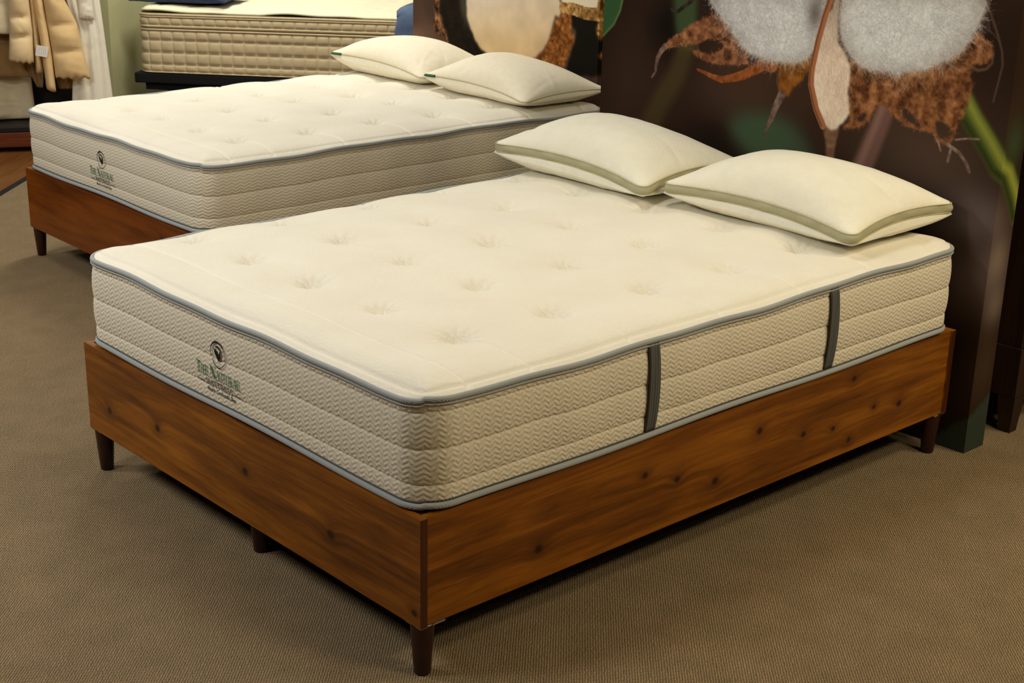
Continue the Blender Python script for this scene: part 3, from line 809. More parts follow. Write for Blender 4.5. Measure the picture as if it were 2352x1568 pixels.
CT={'leaf_tl':[(-0.019,1.246),(0.092,1.255),(0.078,1.201),(0.051,1.153),(-0.01,1.097)],'leaf_edge':[(0.092,1.255),(0.078,1.201),(0.051,1.153),(0.0,1.107)],'stem_v':[(0.321,1.288),(0.429,1.296),(0.436,1.167),(0.437,1.102),(0.364,1.094),(0.343,1.158)],'stem_d':[(0.397,1.12),(0.36,1.012),(0.297,0.914),(0.234,0.797)],'leaf_b':[(0.596,0.892),(0.682,0.928),(0.789,0.933),(0.879,0.906),(0.94,0.845),(0.979,0.767),(0.843,0.743),(0.696,0.777),(0.627,0.826)],'stem_p':[(1.205,1.02),(1.179,0.936),(1.15,0.851),(1.12,0.763)],'stem_g':[(1.449,1.076),(1.495,1.015),(1.545,0.959),(1.6,0.891),(1.642,0.868),(1.697,0.796),(1.731,0.738)],'armU':[(0.306,1.114),(0.346,1.142),(0.401,1.178),(0.46,1.207),(0.509,1.23),(0.54,1.22),(0.588,1.173),(0.656,1.125),(0.665,1.081),(0.612,1.073),(0.563,1.069),(0.498,1.067),(0.461,1.077),(0.423,1.096),(0.38,1.117),(0.349,1.106),(0.317,1.101),(0.291,1.09),(0.285,1.096)],'eye':[(0.445,1.114),(0.456,1.135),(0.491,1.146),(0.531,1.146),(0.56,1.136),(0.554,1.118),(0.525,1.1),(0.485,1.093),(0.456,1.1)],'notch':[(0.39,1.115),(0.441,1.125),(0.446,1.099),(0.423,1.1)],'tailU':[(0.298,1.101),(0.281,1.081),(0.267,1.056),(0.262,1.027),(0.262,1.011),(0.245,0.988)],'armL':[(0.451,1.039),(0.48,1.033),(0.517,1.023),(0.558,1.018),(0.602,1.028),(0.649,1.044),(0.695,1.069),(0.732,1.09),(0.76,1.088)],'bractB':[(0.73,1.103),(0.769,1.089),(0.79,1.076),(0.792,1.016),(0.802,1.002),(0.816,0.996),(0.835,0.996),(0.85,1.025),(0.884,1.054),(0.915,1.105),(0.916,1.134)],'stemB':[(0.809,0.998),(0.788,0.955),(0.773,0.911),(0.761,0.886),(0.749,0.861)],'bollL':[(0.471,1.294),(0.502,1.251),(0.534,1.223),(0.582,1.19),(0.594,1.168),(0.636,1.138),(0.657,1.121),(0.691,1.11),(0.73,1.102),(0.768,1.104),(0.833,1.105),(0.899,1.124),(0.919,1.149),(0.936,1.237),(0.956,1.331)],'bollR':[(1.013,1.336),(1.001,1.272),(1.011,1.223),(1.034,1.176),(1.072,1.137),(1.117,1.118),(1.167,1.116),(1.221,1.116),(1.271,1.129),(1.325,1.141),(1.365,1.163),(1.415,1.188),(1.449,1.222),(1.469,1.26),(1.485,1.305),(1.49,1.373)],'huskedge':[(0.969,1.322),(0.95,1.264),(0.932,1.183),(0.918,1.091),(0.919,1.047),(0.947,0.973),(0.979,0.922)],'huskstem':[(0.968,0.939),(0.988,0.921),(1.009,0.911),(1.041,0.925),(1.033,0.885),(1.031,0.84),(1.033,0.788),(1.012,0.785),(0.998,0.861),(0.985,0.908)],'husk':[(0.977,1.291),(0.962,1.275),(0.946,1.217),(0.929,1.136),(0.923,1.073),(0.933,1.027),(0.956,0.974),(0.988,0.923),(1.009,0.913),(1.028,0.92),(1.056,0.944),(1.075,0.976),(1.061,1.036),(1.059,1.122),(1.031,1.161),(1.004,1.191),(0.999,1.279),(1.001,1.328),(0.98,1.326)],'bractR':[(1.052,1.149),(1.116,1.125),(1.219,1.126),(1.324,1.148),(1.414,1.196),(1.448,1.229),(1.469,1.264),(1.496,1.254),(1.524,1.234),(1.534,1.202),(1.514,1.18),(1.471,1.168),(1.478,1.089),(1.473,1.048),(1.459,1.022),(1.445,1.0),(1.445,0.972),(1.441,0.947),(1.42,0.932),(1.388,0.935),(1.374,0.955),(1.33,0.959),(1.28,0.965),(1.237,0.984),(1.205,1.012),(1.167,1.014),(1.158,0.991),(1.145,0.957),(1.113,0.937),(1.05,0.925),(1.077,0.954)],'hole1':[(1.254,1.016),(1.273,1.021),(1.3,1.003),(1.326,0.974),(1.321,0.964),(1.291,0.978),(1.264,0.995)],'hole2':[(1.374,0.993),(1.393,0.997),(1.423,0.983),(1.434,0.953),(1.418,0.946),(1.395,0.944),(1.38,0.969)],'hole3':[(1.103,0.972),(1.124,0.99),(1.138,0.979),(1.132,0.96),(1.107,0.953)],'tw1':[(1.419,0.934),(1.465,0.913),(1.489,0.889),(1.503,0.864)],'tw2':[(1.448,0.95),(1.481,0.958),(1.522,0.963)],'tw3':[(1.435,0.917),(1.43,0.883)],'tw4':[(1.374,0.955),(1.392,0.933),(1.403,0.91)],'tendril':[(1.491,1.341),(1.509,1.316),(1.533,1.273),(1.558,1.218),(1.565,1.179),(1.558,1.126),(1.551,1.075)],'curl':[(1.467,1.166),(1.491,1.157),(1.516,1.164),(1.532,1.182),(1.532,1.211)],'horn':[(0.321,1.228),(0.345,1.222),(0.375,1.242),(0.404,1.262),(0.418,1.278)],'blob1':(0.622,0.978),'blob2':(0.15,0.941),'blob3':(1.347,0.882),'blob4':(1.535,0.731),'blob5':(1.567,0.551),'dark1':(0.318,1.171),'dark2':(1.336,0.733),'huskshade':(0.911,1.267),'dark3':(0.544,0.798),'w1':(1.648,0.606),'w2':(1.67,0.466),'w3':(1.66,0.274),'w4':(1.656,0.956),'greenbase':[(1.442,-0.082),(1.505,0.028),(1.579,0.102),(1.622,0.127),(1.672,0.151),(1.721,0.175),(1.79,-0.078)]}
CN={'bark':[(0.168,1.029),(0.201,1.031),(0.219,0.946),(0.242,0.898),(0.262,0.867),(0.282,0.819),(0.302,0.78),(0.25,0.774),(0.243,0.828),(0.203,0.841),(0.169,0.862),(0.156,0.89),(0.176,0.93),(0.169,0.975)],'black1':[(0.198,1.031),(0.445,1.051),(0.486,0.861),(0.575,0.793),(0.576,0.744),(0.303,0.713),(0.282,0.819),(0.255,0.871),(0.219,0.946)],'grey':[(0.36,1.044),(0.408,1.048),(0.415,0.955),(0.448,0.897),(0.41,0.914),(0.384,0.961)],'flesh':[(0.408,1.048),(0.415,0.955),(0.442,0.905),(0.474,0.859),(0.512,0.818),(0.55,0.798),(0.6,0.779),(0.686,0.768),(0.817,0.779),(0.909,0.809),(0.959,0.85),(0.97,0.87),(0.997,0.9),(1.011,0.959),(1.031,1.011),(1.059,1.009),(1.073,1.052),(1.061,1.077),(1.049,1.099)],'shell':[(1.074,1.033),(1.144,1.058),(1.139,1.001),(1.131,0.937),(1.15,0.946),(1.166,0.94),(1.147,0.885),(1.117,0.828),(1.102,0.788),(1.047,0.782),(0.898,0.796),(0.959,0.85),(1.002,0.912),(1.032,0.999),(1.059,1.007)],'white2':[(1.058,1.1),(1.305,1.119),(1.298,1.06),(1.251,1.052),(1.177,1.057),(1.122,1.064),(1.078,1.062)],'goldline':[(1.079,1.054),(1.144,1.054),(1.226,1.041),(1.31,1.043)],'black2':[(1.139,1.046),(1.315,1.04),(1.303,0.987),(1.311,0.932),(1.363,0.937),(1.372,0.782),(1.104,0.75),(1.128,0.83),(1.153,0.886),(1.174,0.948),(1.142,0.983)],'gold':[(1.3,1.119),(1.367,1.124),(1.378,0.939),(1.311,0.932),(1.297,0.983),(1.313,1.036),(1.301,1.06)],'orange':[(1.304,0.872),(1.33,0.88),(1.362,0.87),(1.363,0.848),(1.331,0.848)],'lb':(-0.001,0.79)}


PRINT_GAIN = np.array([1.22, 1.22, 1.24])
def paint_cotton():
    c = Canvas(1.714, 1.95, 0.0024, (40, 27, 19))
    n1 = c.noise(0.35, 1, 3); n2 = c.noise(0.12, 2, 2)
    c.im *= (0.55+0.9*n1)[..., None]
    for k, rx, rz, col, a in (('blob1', .22, .16, (66, 47, 36), .8), ('blob2', .16, .30, (58, 40, 29), .75), ('blob3', .26, .16, (84, 66, 54), .8),
                              ('blob4', .15, .085, (112, 98, 94), .9), ('blob5', .16, .12, (80, 68, 64), .85), ('dark1', .10, .10, (16, 12, 8), .85),
                              ('dark2', .16, .05, (20, 13, 10), .8), ('dark3', .10, .08, (24, 17, 12), .7),
                              ('w1', .07, .085, (120, 104, 94), .9), ('w2', .06, .075, (112, 96, 86), .85), ('w3', .09, .11, (66, 50, 36), .8),
                              ('w4', .05, .07, (52, 66, 40), .85)):
        c.over(c.blob(CT[k], rx, rz)*a, col)
    c.over(c.poly(CT['greenbase'], 0.002, 0.006, 5)*0.9, (50, 60, 48))
    c.over(c.poly(CT['stem_v'], 0.010)*0.85, (60, 80, 50))
    c.over(c.stroke(CT['stem_d'], 0.075, 0.085, 0.02)*0.7, (72, 62, 34))
    c.over(c.poly(CT['leaf_b'], 0.022)*0.9, (60, 80, 58))
    c.over(c.poly(CT['leaf_tl'], 0.003), (48, 80, 46)); c.over(c.stroke(CT['leaf_edge'], 0.008, 0.006, 0.004)*.8, (104, 130, 70))
    c.over(c.stroke(CT['stem_p'], 0.062, 0.075, 0.010)*0.9, (112, 82, 72)); c.over(c.stroke([(a-0.012, b) for a, b in CT['stem_p']], 0.02, 0.02, 0.01)*.5, (150, 118, 104))
    c.over(c.stroke(CT['stem_g'], 0.070, 0.075, 0.008), (76, 88, 34))
    c.over(c.stroke([(a+0.012, b+0.006) for a, b in CT['stem_g']], 0.026, 0.030, 0.010)*.85, (138, 142, 58))
    c.over(c.stroke([(a-0.024, b-0.010) for a, b in CT['stem_g']], 0.016, 0.02, 0.008)*.7, (34, 40, 18))
    # dry bracts
    mott = c.noise(0.024, 9, 3); fine = c.noise(0.008, 10, 2)
    def bract(m, lo, hi):
        f = np.clip((mott-.25)*1.7, 0, 1)*0.7+fine*0.3
        c.over(m, np.asarray(lo, float)+(np.asarray(hi, float)-np.asarray(lo, float))*f[..., None])
    m = c.poly(CT['armU'], 0.0015, 0.006, 1); m *= 1-c.poly(CT['eye'], 0.0025, .004, 2)
    m *= 1-c.poly(CT['notch'], 0.003)
    bract(m, (58, 30, 16), (184, 126, 84))
    c.fibres(500, m*(1-c.blur(m, 0.006) > .25), 0.018, (190, 120, 80), 0.35, 3)
    bract(c.stroke(CT['tailU'], 0.022, 0.006), (70, 48, 40), (160, 130, 118))
    bract(c.stroke(CT['armL'], 0.008, 0.046), (96, 48, 20), (182, 108, 60))
    bract(c.poly(CT['bractB'], 0.0015, .003, 4), (96, 54, 16), (150, 94, 38))
    bract(c.stroke(CT['stemB'], 0.030, 0.007), (64, 48, 42), (150, 124, 108))
    bract(c.stroke(CT['horn'], 0.012, 0.016), (30, 22, 18), (84, 66, 56))
    m = c.poly(CT['bractR'], 0.0015, 0.007, 6)
    for k in ('hole1', 'hole2', 'hole3'): m *= 1-c.poly(CT[k], 0.002, .004, 7)
    bract(m, (58, 30, 14), (184, 126, 80))
    c.fibres(900, m*(1-c.blur(m, 0.006) > .2), 0.018, (176, 112, 72), 0.3, 13)
    for k, w in (('tw1', .011), ('tw2', .006), ('tw3', .009), ('tw4', .006)):
        bract(c.stroke(CT[k], w, w), (84, 66, 58), (170, 144, 130))
    c.over(c.stroke(CT['tendril'], 0.009, 0.006)*.85, (82, 62, 50))
    c.over(c.stroke(CT['curl'], 0.010, 0.006, .003)*.6, (120, 96, 78))
    # cotton
    def boll(pts, seed, sh):
        wide = c.poly(pts, 0.004, 0.010, seed, 0.03); core = c.poly(pts, 0.0)
        big = c.noise(0.10, seed+40, 4); mid = c.noise(0.03, seed+41, 3)
        inner = np.clip(c.blur(core, 0.035)*1.25-0.2, 0, 1)
        tone = (0.72+0.28*inner)*(0.80+0.36*big)*(0.92+0.16*mid)
        tint = np.asarray(sh, float)*(1-inner[..., None])+np.array([228, 230, 230.0])*inner[..., None]
        c.over(np.clip(wide*1.2, 0, 1), np.clip(tint*tone[..., None], 0, 246))
        c.fibres(2600, core*(inner > .45), 0.10, (240, 240, 238), 0.12, seed+1, 3)
        c.fibres(2000, core*(inner > .40), 0.10, (150, 146, 144), 0.08, seed+2, 3)
        rim = (core > .5) & (c.blur(core, 0.010) < 0.8)
        c.fibres(900, rim.astype(float), 0.035, (206, 200, 194), 0.34, seed+3, 16)
    boll(CT['bollL'], 100, (176, 168, 168)); boll(CT['bollR'], 200, (190, 178, 164))
    c.over(c.blob(CT['huskshade'], .028, .05)*.75, (92, 82, 76))
    c.over(c.poly(CT['huskstem'], 0.0015, .003, 3), (110, 80, 58)); 
    bract(c.poly(CT['huskstem'], 0.0015, .003, 3)*.6, (70, 46, 32), (164, 126, 96))
    h = c.poly(CT['husk'], 0.0015, 0.003, 8); vein = c.noise(0.05, 77, 3)
    up = np.clip((c.Z-1.12)/0.2, 0, 1)
    hc = np.array([236, 214, 190.0])*(1-.32*up[..., None])*(0.88+0.2*vein[..., None])
    c.over(h, hc); c.fibres(1500, h, 0.05, (238, 218, 198), 0.07, 55, 1.5, lambda x, y: np.full(len(x), 1.65))
    c.fibres(900, h, 0.05, (150, 116, 90), 0.07, 56, 2.5, lambda x, y: np.full(len(x), 1.65))
    c.over(c.stroke(CT['huskedge'], 0.020, 0.022), (156, 100, 66)); c.over(c.stroke([(a-.006, b) for a, b in CT['huskedge']], 0.006, 0.006)*.7, (96, 56, 34))
    return c

def paint_coconut():
    c = Canvas(1.42, 1.65, 0.0040, (74, 56, 46))
    n = c.noise(0.25, 31, 3); c.im *= (0.6+0.75*n)[..., None]
    c.over(c.blob(CN['lb'], .16, .10)*.8, (132, 98, 80))
    mott = c.noise(0.03, 33, 3); fine = c.noise(0.012, 34, 2)
    def rough(m, lo, hi, g=2.2):
        f = np.clip((mott*.6+fine*.4-.3)*g, 0, 1); c.over(m, np.asarray(lo, float)+(np.asarray(hi, float)-np.asarray(lo, float))*f[..., None])
    c.over(c.poly(CN['black1'], 0.004), (30, 25, 18)); rough(c.poly(CN['black1'], 0.004)*.5, (18, 15, 11), (58, 46, 32), 1.4)
    rough(c.poly(CN['bark'], 0.002, .012, 3, .03), (40, 24, 14), (176, 126, 82))
    c.over(c.poly(CN['grey'], 0.012)*.8, (84, 78, 64))
    fm = c.poly(CN['flesh'], 0.004, .006, 4); q = np.clip((c.Z-0.85)/0.25, 0, 1)[..., None]; e = np.clip((c.S-.45)/0.5, 0, 1)[..., None]
    col = np.array([206, 180, 138.0])*(1-q)+np.array([208, 198, 186.0])*q; col = col*(1-e*.35)+np.array([220, 188, 140.0])*e*.35
    c.over(fm, col*(0.93+0.14*c.noise(.08, 35, 3)[..., None]))
    rough(c.poly(CN['shell'], 0.002, .008, 5), (96, 54, 22), (196, 128, 62))
    c.over(c.poly(CN['black2'], 0.004, .01, 6), (24, 20, 14))
    c.over(c.poly(CN['white2'], 0.003), (232, 214, 184))
    rough(c.stroke(CN['goldline'], 0.05, 0.06), (110, 76, 36), (232, 190, 120))
    rough(c.poly(CN['gold'], 0.003, .012, 7), (92, 60, 24), (236, 186, 104))
    rough(c.poly(CN['orange'], 0.003, .012, 8), (150, 96, 52), (226, 160, 100))
    return c

def wrap_panel(name, label, corner_left, width, depth, height, c, zlo, zhi, mat, edge_mat):
    """upright box panel whose printed skin covers the front (facing -X) and wraps round its right side.
    corner_left = (x, y) of the front left corner; front runs towards -Y"""
    t = thing(name, label, 'display panel', (corner_left[0], corner_left[1], 0), 0, 'printed display panels')
    rows = np.unique(np.concatenate([np.arange(0, c.h, 5)[np.arange(0, c.h, 5)*c.g < zlo], np.nonzero((c.z >= zlo) & (c.z <= zhi))[0],
                                     np.arange(0, c.h, 8)[np.arange(0, c.h, 8)*c.g > zhi], [c.h-1]]))
    s = c.s; k = int(np.argmin(np.abs(s-width)))
    s = s.copy(); s[k] = width
    im = c.im[rows]; z = c.z[rows]; z = z*(height/z[-1]) if abs(z[-1]-height) < 0.02 else z
    xs = np.where(s <= width, 0.0, s-width); ys = np.where(s <= width, -s, -width)
    V = np.stack([np.broadcast_to(xs, im.shape[:2]), np.broadcast_to(ys, im.shape[:2]), np.broadcast_to(z[:, None], im.shape[:2])], -1).reshape(-1, 3)
    col = lin(np.clip(im, 0, 255))*PRINT_GAIN
    np_mesh('printed_cover', V, grid_faces(len(rows), len(s), flip=True), mat, t, cols=np.clip(col, 0, 0.92).reshape(-1, 3), smooth=False)
    MB().box((0.002, -width+0.002, 0.0), (depth-0.001, 0, height-0.002)).build('core', edge_mat, t)
    return t

PRINTM = mat_print('matte_photo_print')
COREM = plain('black_panel_core', (34, 28, 24), 0.8)
wrap_panel('display_panel', 'tall panel printed with a close-up of white cotton bolls behind the nearest bed', (2.117, 1.552), 1.605, 0.109, 1.95,
           paint_cotton(), 0.22, 1.36, PRINTM, COREM)
wrap_panel('display_panel', 'tall panel printed with a cracked coconut behind the rear bed', (3.004, 3.738), 1.31, 0.10, 1.65,
           paint_coconut(), 0.55, 1.12, PRINTM, COREM)

# ------------------------------------------------------------------ dark cabinet at the right edge
CABM = mat_wood('dark_walnut', (44, 26, 16), (26, 15, 10), (64, 38, 22), axis=2, rough=0.5)
cab = thing('cabinet', 'dark walnut cabinet on tapered feet behind the cotton panel', 'cabinet', (2.370, -0.062, 0))
MB().box((0, 0, 0.121), (0.50, 0.90, 0.285), 0.003).build('plinth_drawer', CABM, cab)
MB().box((0.004, 0.004, 0.2851), (0.496, 0.896, 1.25), 0.002).build('body', CABM, cab)
MB().box((-0.012, -0.012, 1.2501), (0.512, 0.912, 1.28), 0.003).build('cabinet_top', CABM, cab)
for k, x0 in enumerate((0.010, 0.252)):
    d = MB().box((x0, -0.012, 0.30), (x0+0.238, 0.0035, 1.235), 0.002).build('door', CABM, cab)
    kb = MB().lathe([(0.006, 0), (0.006, 0.012), (0.012, 0.018), (0.010, 0.026)], n=14).build('knob', LEGM, d, True)
    kb.location = (x0+(0.215 if k == 0 else 0.023), -0.0125, 0.75); kb.rotation_euler = (math.radians(90), 0, 0)
for (x, y) in ((0.0, 0.0), (0.44, 0.0), (0.0, 0.84), (0.44, 0.84)):
    s = 0.06; V = []
    for z, a, b in ((0.0, 0.008, 0.048), (0.121, 0.0, s)):
        V += [(x+a, y+a, z), (x+b, y+a, z), (x+b, y+b, z), (x+a, y+b, z)]
    MB().add(V, [(0, 3, 2, 1), (4, 5, 6, 7), (0, 1, 5, 4), (1, 2, 6, 5), (2, 3, 7, 6), (3, 0, 4, 7)]).build('foot', CABM, cab)

# ------------------------------------------------------------------ far bed with the quilted mattress
A3 = Vector((2.6913, 6.0382, 0)); R3 = Vector((0.6139, -0.7894, 0)); N3 = Vector((0.7894, 0.6139, 0))
RZ3 = math.atan2(R3.y, R3.x)          # local x = along the bed, local y = away
QUILT = mat_fabric('tan_quilt_cotton', (200, 183, 146), 260.0, 0.25, 0.05)
TOPPER = mat_fabric('ivory_topper_cotton', (232, 226, 196), 260.0, 0.25, 0.03)
BLACKM = plain('black_upholstery', (22, 24, 26), 0.85)
NAVY = mat_fabric('navy_cotton', (42, 52, 72), 300.0, 0.3, 0.12)
NAVY2 = mat_fabric('slate_blue_satin', (84, 102, 132), 300.0, 0.2, 0.08, 0.55)
BL, BW = 2.03, 1.52

pf = thing('platform_base', 'low black upholstered platform under the quilted tan mattress', 'bed base', A3, RZ3)
MB().box((-0.035, -0.012, 0.335), (BL+0.02, BW+0.02, 0.398), 0.008).build('deck', BLACKM, pf)
MB().box((0.02, 0.03, 0.29), (BL-0.03, BW-0.03, 0.3345)).build('under_rail', BLACKM, pf)
for (x, y) in ((0.16, 0.10), (BL-0.16, 0.10), (0.16, BW-0.10), (BL-0.16, BW-0.10), (BL/2, 0.10), (BL/2, BW-0.10)):
    lg = MB().lathe([(0.022, 0), (0.024, 0.004), (0.026, 0.29)], n=16).build('leg', BLACKM, pf, True); lg.location = (x, y, 0)

def quilt_layer(name, z0, z1, rows, x0, cell, parent, amp, top=True, mat=QUILT, R=0.09):
    nx, ny = 270, 200
    X, Y, d = rrect(BL, BW, R, nx, ny)
    Xf, Yf, _ = rrect(BL, BW, R, 820, 616)
    li, lj = loop_idx(820, 616); P = np.stack([Xf[li, lj], Yf[li, lj]], 1); N, _ = outward(P)
    P = np.asarray(P)
    arc = np.concatenate([[0], np.cumsum(np.linalg.norm(np.roll(P, -1, 0)-P, axis=1))[:-1]])
    H = z1-z0
    zz = np.concatenate([np.linspace(a, b, 8)[:-1] for a, b in zip(rows[:-1], rows[1:])]+[[rows[-1]]])
    su = np.abs(np.sin(np.pi*(arc-x0)/cell))
    sag = -0.010*np.sin(np.pi*np.clip(P[:, 0]/BL, 0, 1))*(P[:, 1] < 0.01)*0
    out = []
    for z in zz:
        i = min(np.searchsorted(rows, z, 'right')-1, len(rows)-2); fr = (z-rows[i])/(rows[i+1]-rows[i])
        sv = abs(math.sin(math.pi*fr)); o = amp*(np.power(su, 0.30)*sv**0.32)
        if rows[i+1]-rows[i] < 0.022: o = amp*0.9*sv**0.5*np.ones_like(su)
        out.append(np.column_stack([P+N*o[:, None], np.full(len(P), z)]))
    V = np.concatenate(out); np_mesh(name, V, grid_faces(len(zz), len(P), True), mat, parent)
    if top:
        np_mesh(name+'_top', np.stack([X, Y, np.full_like(X, z1)+0.004*(1-np.exp(-d/.02))-0.004], -1).reshape(-1, 3)[:], grid_faces(nx, ny, flip=True), mat, parent)
    return P, N, arc

q3 = thing('mattress', 'thick tan mattress with square-quilted sides on the black platform', 'mattress', (A3.x, A3.y, 0.400), RZ3)
quilt_layer('quilted_border', 0, 0.268, [0.0, 0.010, 0.052, 0.125, 0.200, 0.256, 0.268], 0.055, 0.0765, q3, 0.016)
P, N, arc = quilt_layer('pillow_top', 0.276, 0.356, [0.274, 0.290, 0.334, 0.345, 0.358], 0.055, 0.072, q3, 0.014)
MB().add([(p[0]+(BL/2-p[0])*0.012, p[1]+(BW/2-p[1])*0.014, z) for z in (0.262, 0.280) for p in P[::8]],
         [(i, (i+1) % len(P[::8]), len(P[::8])+(i+1) % len(P[::8]), len(P[::8])+i) for i in range(len(P[::8]))]).build('gap_gusset', plain('brown_gap_cloth', (120, 92, 56), 0.9), q3)  # darker brown band closing the gap below the pillow top
for z in (0.006, 0.264, 0.277, 0.356):
    V, F = tube_loop(np.column_stack([P+N*0.004, np.full(len(P), z)])[::2], 0.0045, 6); np_mesh('tape_edge', V, F, QUILT, q3)
# topper pad
tp = thing('mattress_topper', 'thin ivory tufted topper lying on the quilted tan mattress', 'topper', (A3.x, A3.y, 0.7625), RZ3)
nx, ny = 200, 150
X, Y, d = rrect(BL-0.02, BW-0.02, 0.07, nx, ny); X = X+0.012; Y = Y+0.006
rr = np.random.default_rng(4)
base_w = 0.006*np.sin(X*7.0+0.5)+0.004*np.sin(X*15+Y*3)
Zt = 0.026*(1-np.exp(-d/0.03))+0.006
for i in range(9):
    for j in range(7):
        cx_, cy_ = 0.14+i*0.22+rr.normal(0, .01), 0.12+j*0.21+rr.normal(0, .01)
        q = np.hypot(X-cx_, Y-cy_); Zt = Zt-0.012*np.exp(-(q/0.035)**1.5)
        an = rr.uniform(0.9, 1.6); ux = (X-cx_)*math.cos(an)+(Y-cy_)*math.sin(an); uy = -(X-cx_)*math.sin(an)+(Y-cy_)*math.cos(an)
        Zt = Zt-0.006*np.exp(-(uy/0.010)**2)*np.exp(-(ux/0.07)**2)
lift = np.clip(base_w, -0.004, 0.010)+0.005
Vt = np.stack([X, Y, Zt+lift], -1).reshape(-1, 3); Vb = np.stack([X, Y, lift*0.9], -1).reshape(-1, 3)
li, lj = loop_idx(nx, ny); L1 = li*ny+lj; L2 = L1+nx*ny
np_mesh('pad', np.concatenate([Vt, Vb]), np.concatenate([grid_faces(nx, ny, flip=True), grid_faces(nx, ny)+nx*ny, np.stack([L1, L2, np.roll(L2, -1), np.roll(L1, -1)], 1)]), TOPPER, tp)
V, F = tube_loop(np.column_stack([X[li, lj], Y[li, lj], (lift+0.004)[li, lj]])[::2], 0.007, 6); np_mesh('edge_binding', V, F, TOPPER, tp)
# navy pillow hanging over the left end
w3 = lambda u, v, z: (A3.x+R3.x*u+N3.x*v, A3.y+R3.y*u+N3.y*v, z)
pillow('pillow', 'navy blue pillow lying on the ivory topper by the olive wall', None, w3(0.245, 0.27, 0.813), RZ3, 0.315, 0.24, 0.11,
       (0.012, 0.012, 0.05, 0.05), 0.012, 0.003, NAVY, seam=None, seed=12, R=0.06)
# slate blue blanket folded over the foot end
bl = thing('blanket', 'slate blue blanket draped over the foot of the quilted mattress', 'blanket', (A3.x, A3.y, 0), RZ3)
u0, u1 = 1.640, 2.075
path = []
for k in range(12): path.append((-0.030-0.004*math.sin(k*0.9), 0.45+k*0.024))
for a in np.linspace(180, 90, 10): path.append((0.040+0.070*math.cos(math.radians(a)), 0.725+0.105*math.sin(math.radians(a))))
for k in range(1, 24): path.append((0.040+k*0.058, 0.830))
us = np.linspace(u0, u1, 24); VV = []
for k, (y, z) in enumerate(path):
    for i, uu in enumerate(us):
        fall = 0.030*max(0, 1-(i/3.0))**2
        VV.append((uu+0.006*math.sin(k*0.5), y+fall*(0.6 if z < .8 else 0), z-(fall*0.9 if z >= .8 else 0)+0.003*math.sin(i*0.8+k*0.3)))
b_ = np_mesh('throw_cloth', VV, grid_faces(len(path), len(us)), NAVY2, bl)
sol = b_.modifiers.new('thick', 'SOLIDIFY'); sol.thickness = 0.012; sol.offset = 1

# olive wall return beside the far bed
wc = A3+R3*(-0.183)
wl = MB().box((-0.22, 0.0, 0.0), (0.0, 5.0, 3.0)).build('wall_back', WALLM)
wl.location = (wc.x, wc.y, 0); wl.rotation_euler = (0, 0, RZ3); tag(wl, kind='structure')

# ------------------------------------------------------------------ hanging bedding on the left
O4 = Vector((1.8201, 6.0442, 0)); RZ4 = math.atan2(-0.447, 0.894)
def rk(r, d, z):   # r to the right, d away from the camera
    return (O4.x+0.894*r+0.447*d, O4.y-0.447*r+0.894*d, z)
DARKW = plain('black_stained_wood', (20, 15, 12), 0.6, 0.3)
REDW = mat_wood('red_brown_bench_wood', (92, 42, 20), (56, 24, 12), (120, 60, 30), axis=0)
TAN = mat_fabric('tan_down_cotton', (224, 192, 140), 200.0, 0.3, 0.05)
SAND = mat_fabric('sand_down_cotton', (230, 204, 158), 200.0, 0.3, 0.05)
CREAMF = mat_fabric('cream_cotton', (220, 206, 172), 200.0, 0.3, 0.05)
WHITEF = mat_fabric('white_gauze_cotton', (236, 230, 212), 160.0, 0.5, 0.03, stretch=(3, 3, 1))
BROWNF = mat_fabric('brown_linen', (150, 120, 76), 160.0, 0.4, 0.08)

rackt = thing('blanket_rack', 'black blanket rack with a red-brown bench rail behind the hanging comforters', 'rack', O4, RZ4)
MB().box((-0.60, 0.02, 0.030), (0.54, 0.06, 0.118), 0.004).build('bench_rail', REDW, rackt)
MB().box((-0.60, 0.02, 0.120), (0.54, 0.42, 0.150), 0.004).build('bench_top', DARKW, rackt)
MB().box((-0.58, 0.40, 0.150), (0.50, 0.43, 1.45), 0.003).build('shade_backing', DARKW, rackt)  # added dark sheet standing in for the black shade behind the bedding
for x in (-0.58, 0.46):
    MB().box((x, 0.03, 0.0), (x+0.04, 0.07, 0.0298)).build('foot', DARKW, rackt)
    MB().box((x, 0.37, 0.0), (x+0.04, 0.41, 0.1198)).build('foot', DARKW, rackt)
    MB().box((x, 0.36, 0.1502), (x+0.03, 0.399, 1.49), 0.003).build('post', DARKW, rackt)
    MB().box((x, 0.06, 1.492), (x+0.03, 0.40, 1.515), 0.003).build('rail_bracket', DARKW, rackt)
V, F = tube_loop(np.array([(x, 0.075, 1.475) for x in np.linspace(-0.60, 0.62, 20)]), 0.014, 12, False)
np_mesh('hanging_rail', V, F, DARKW, rackt)

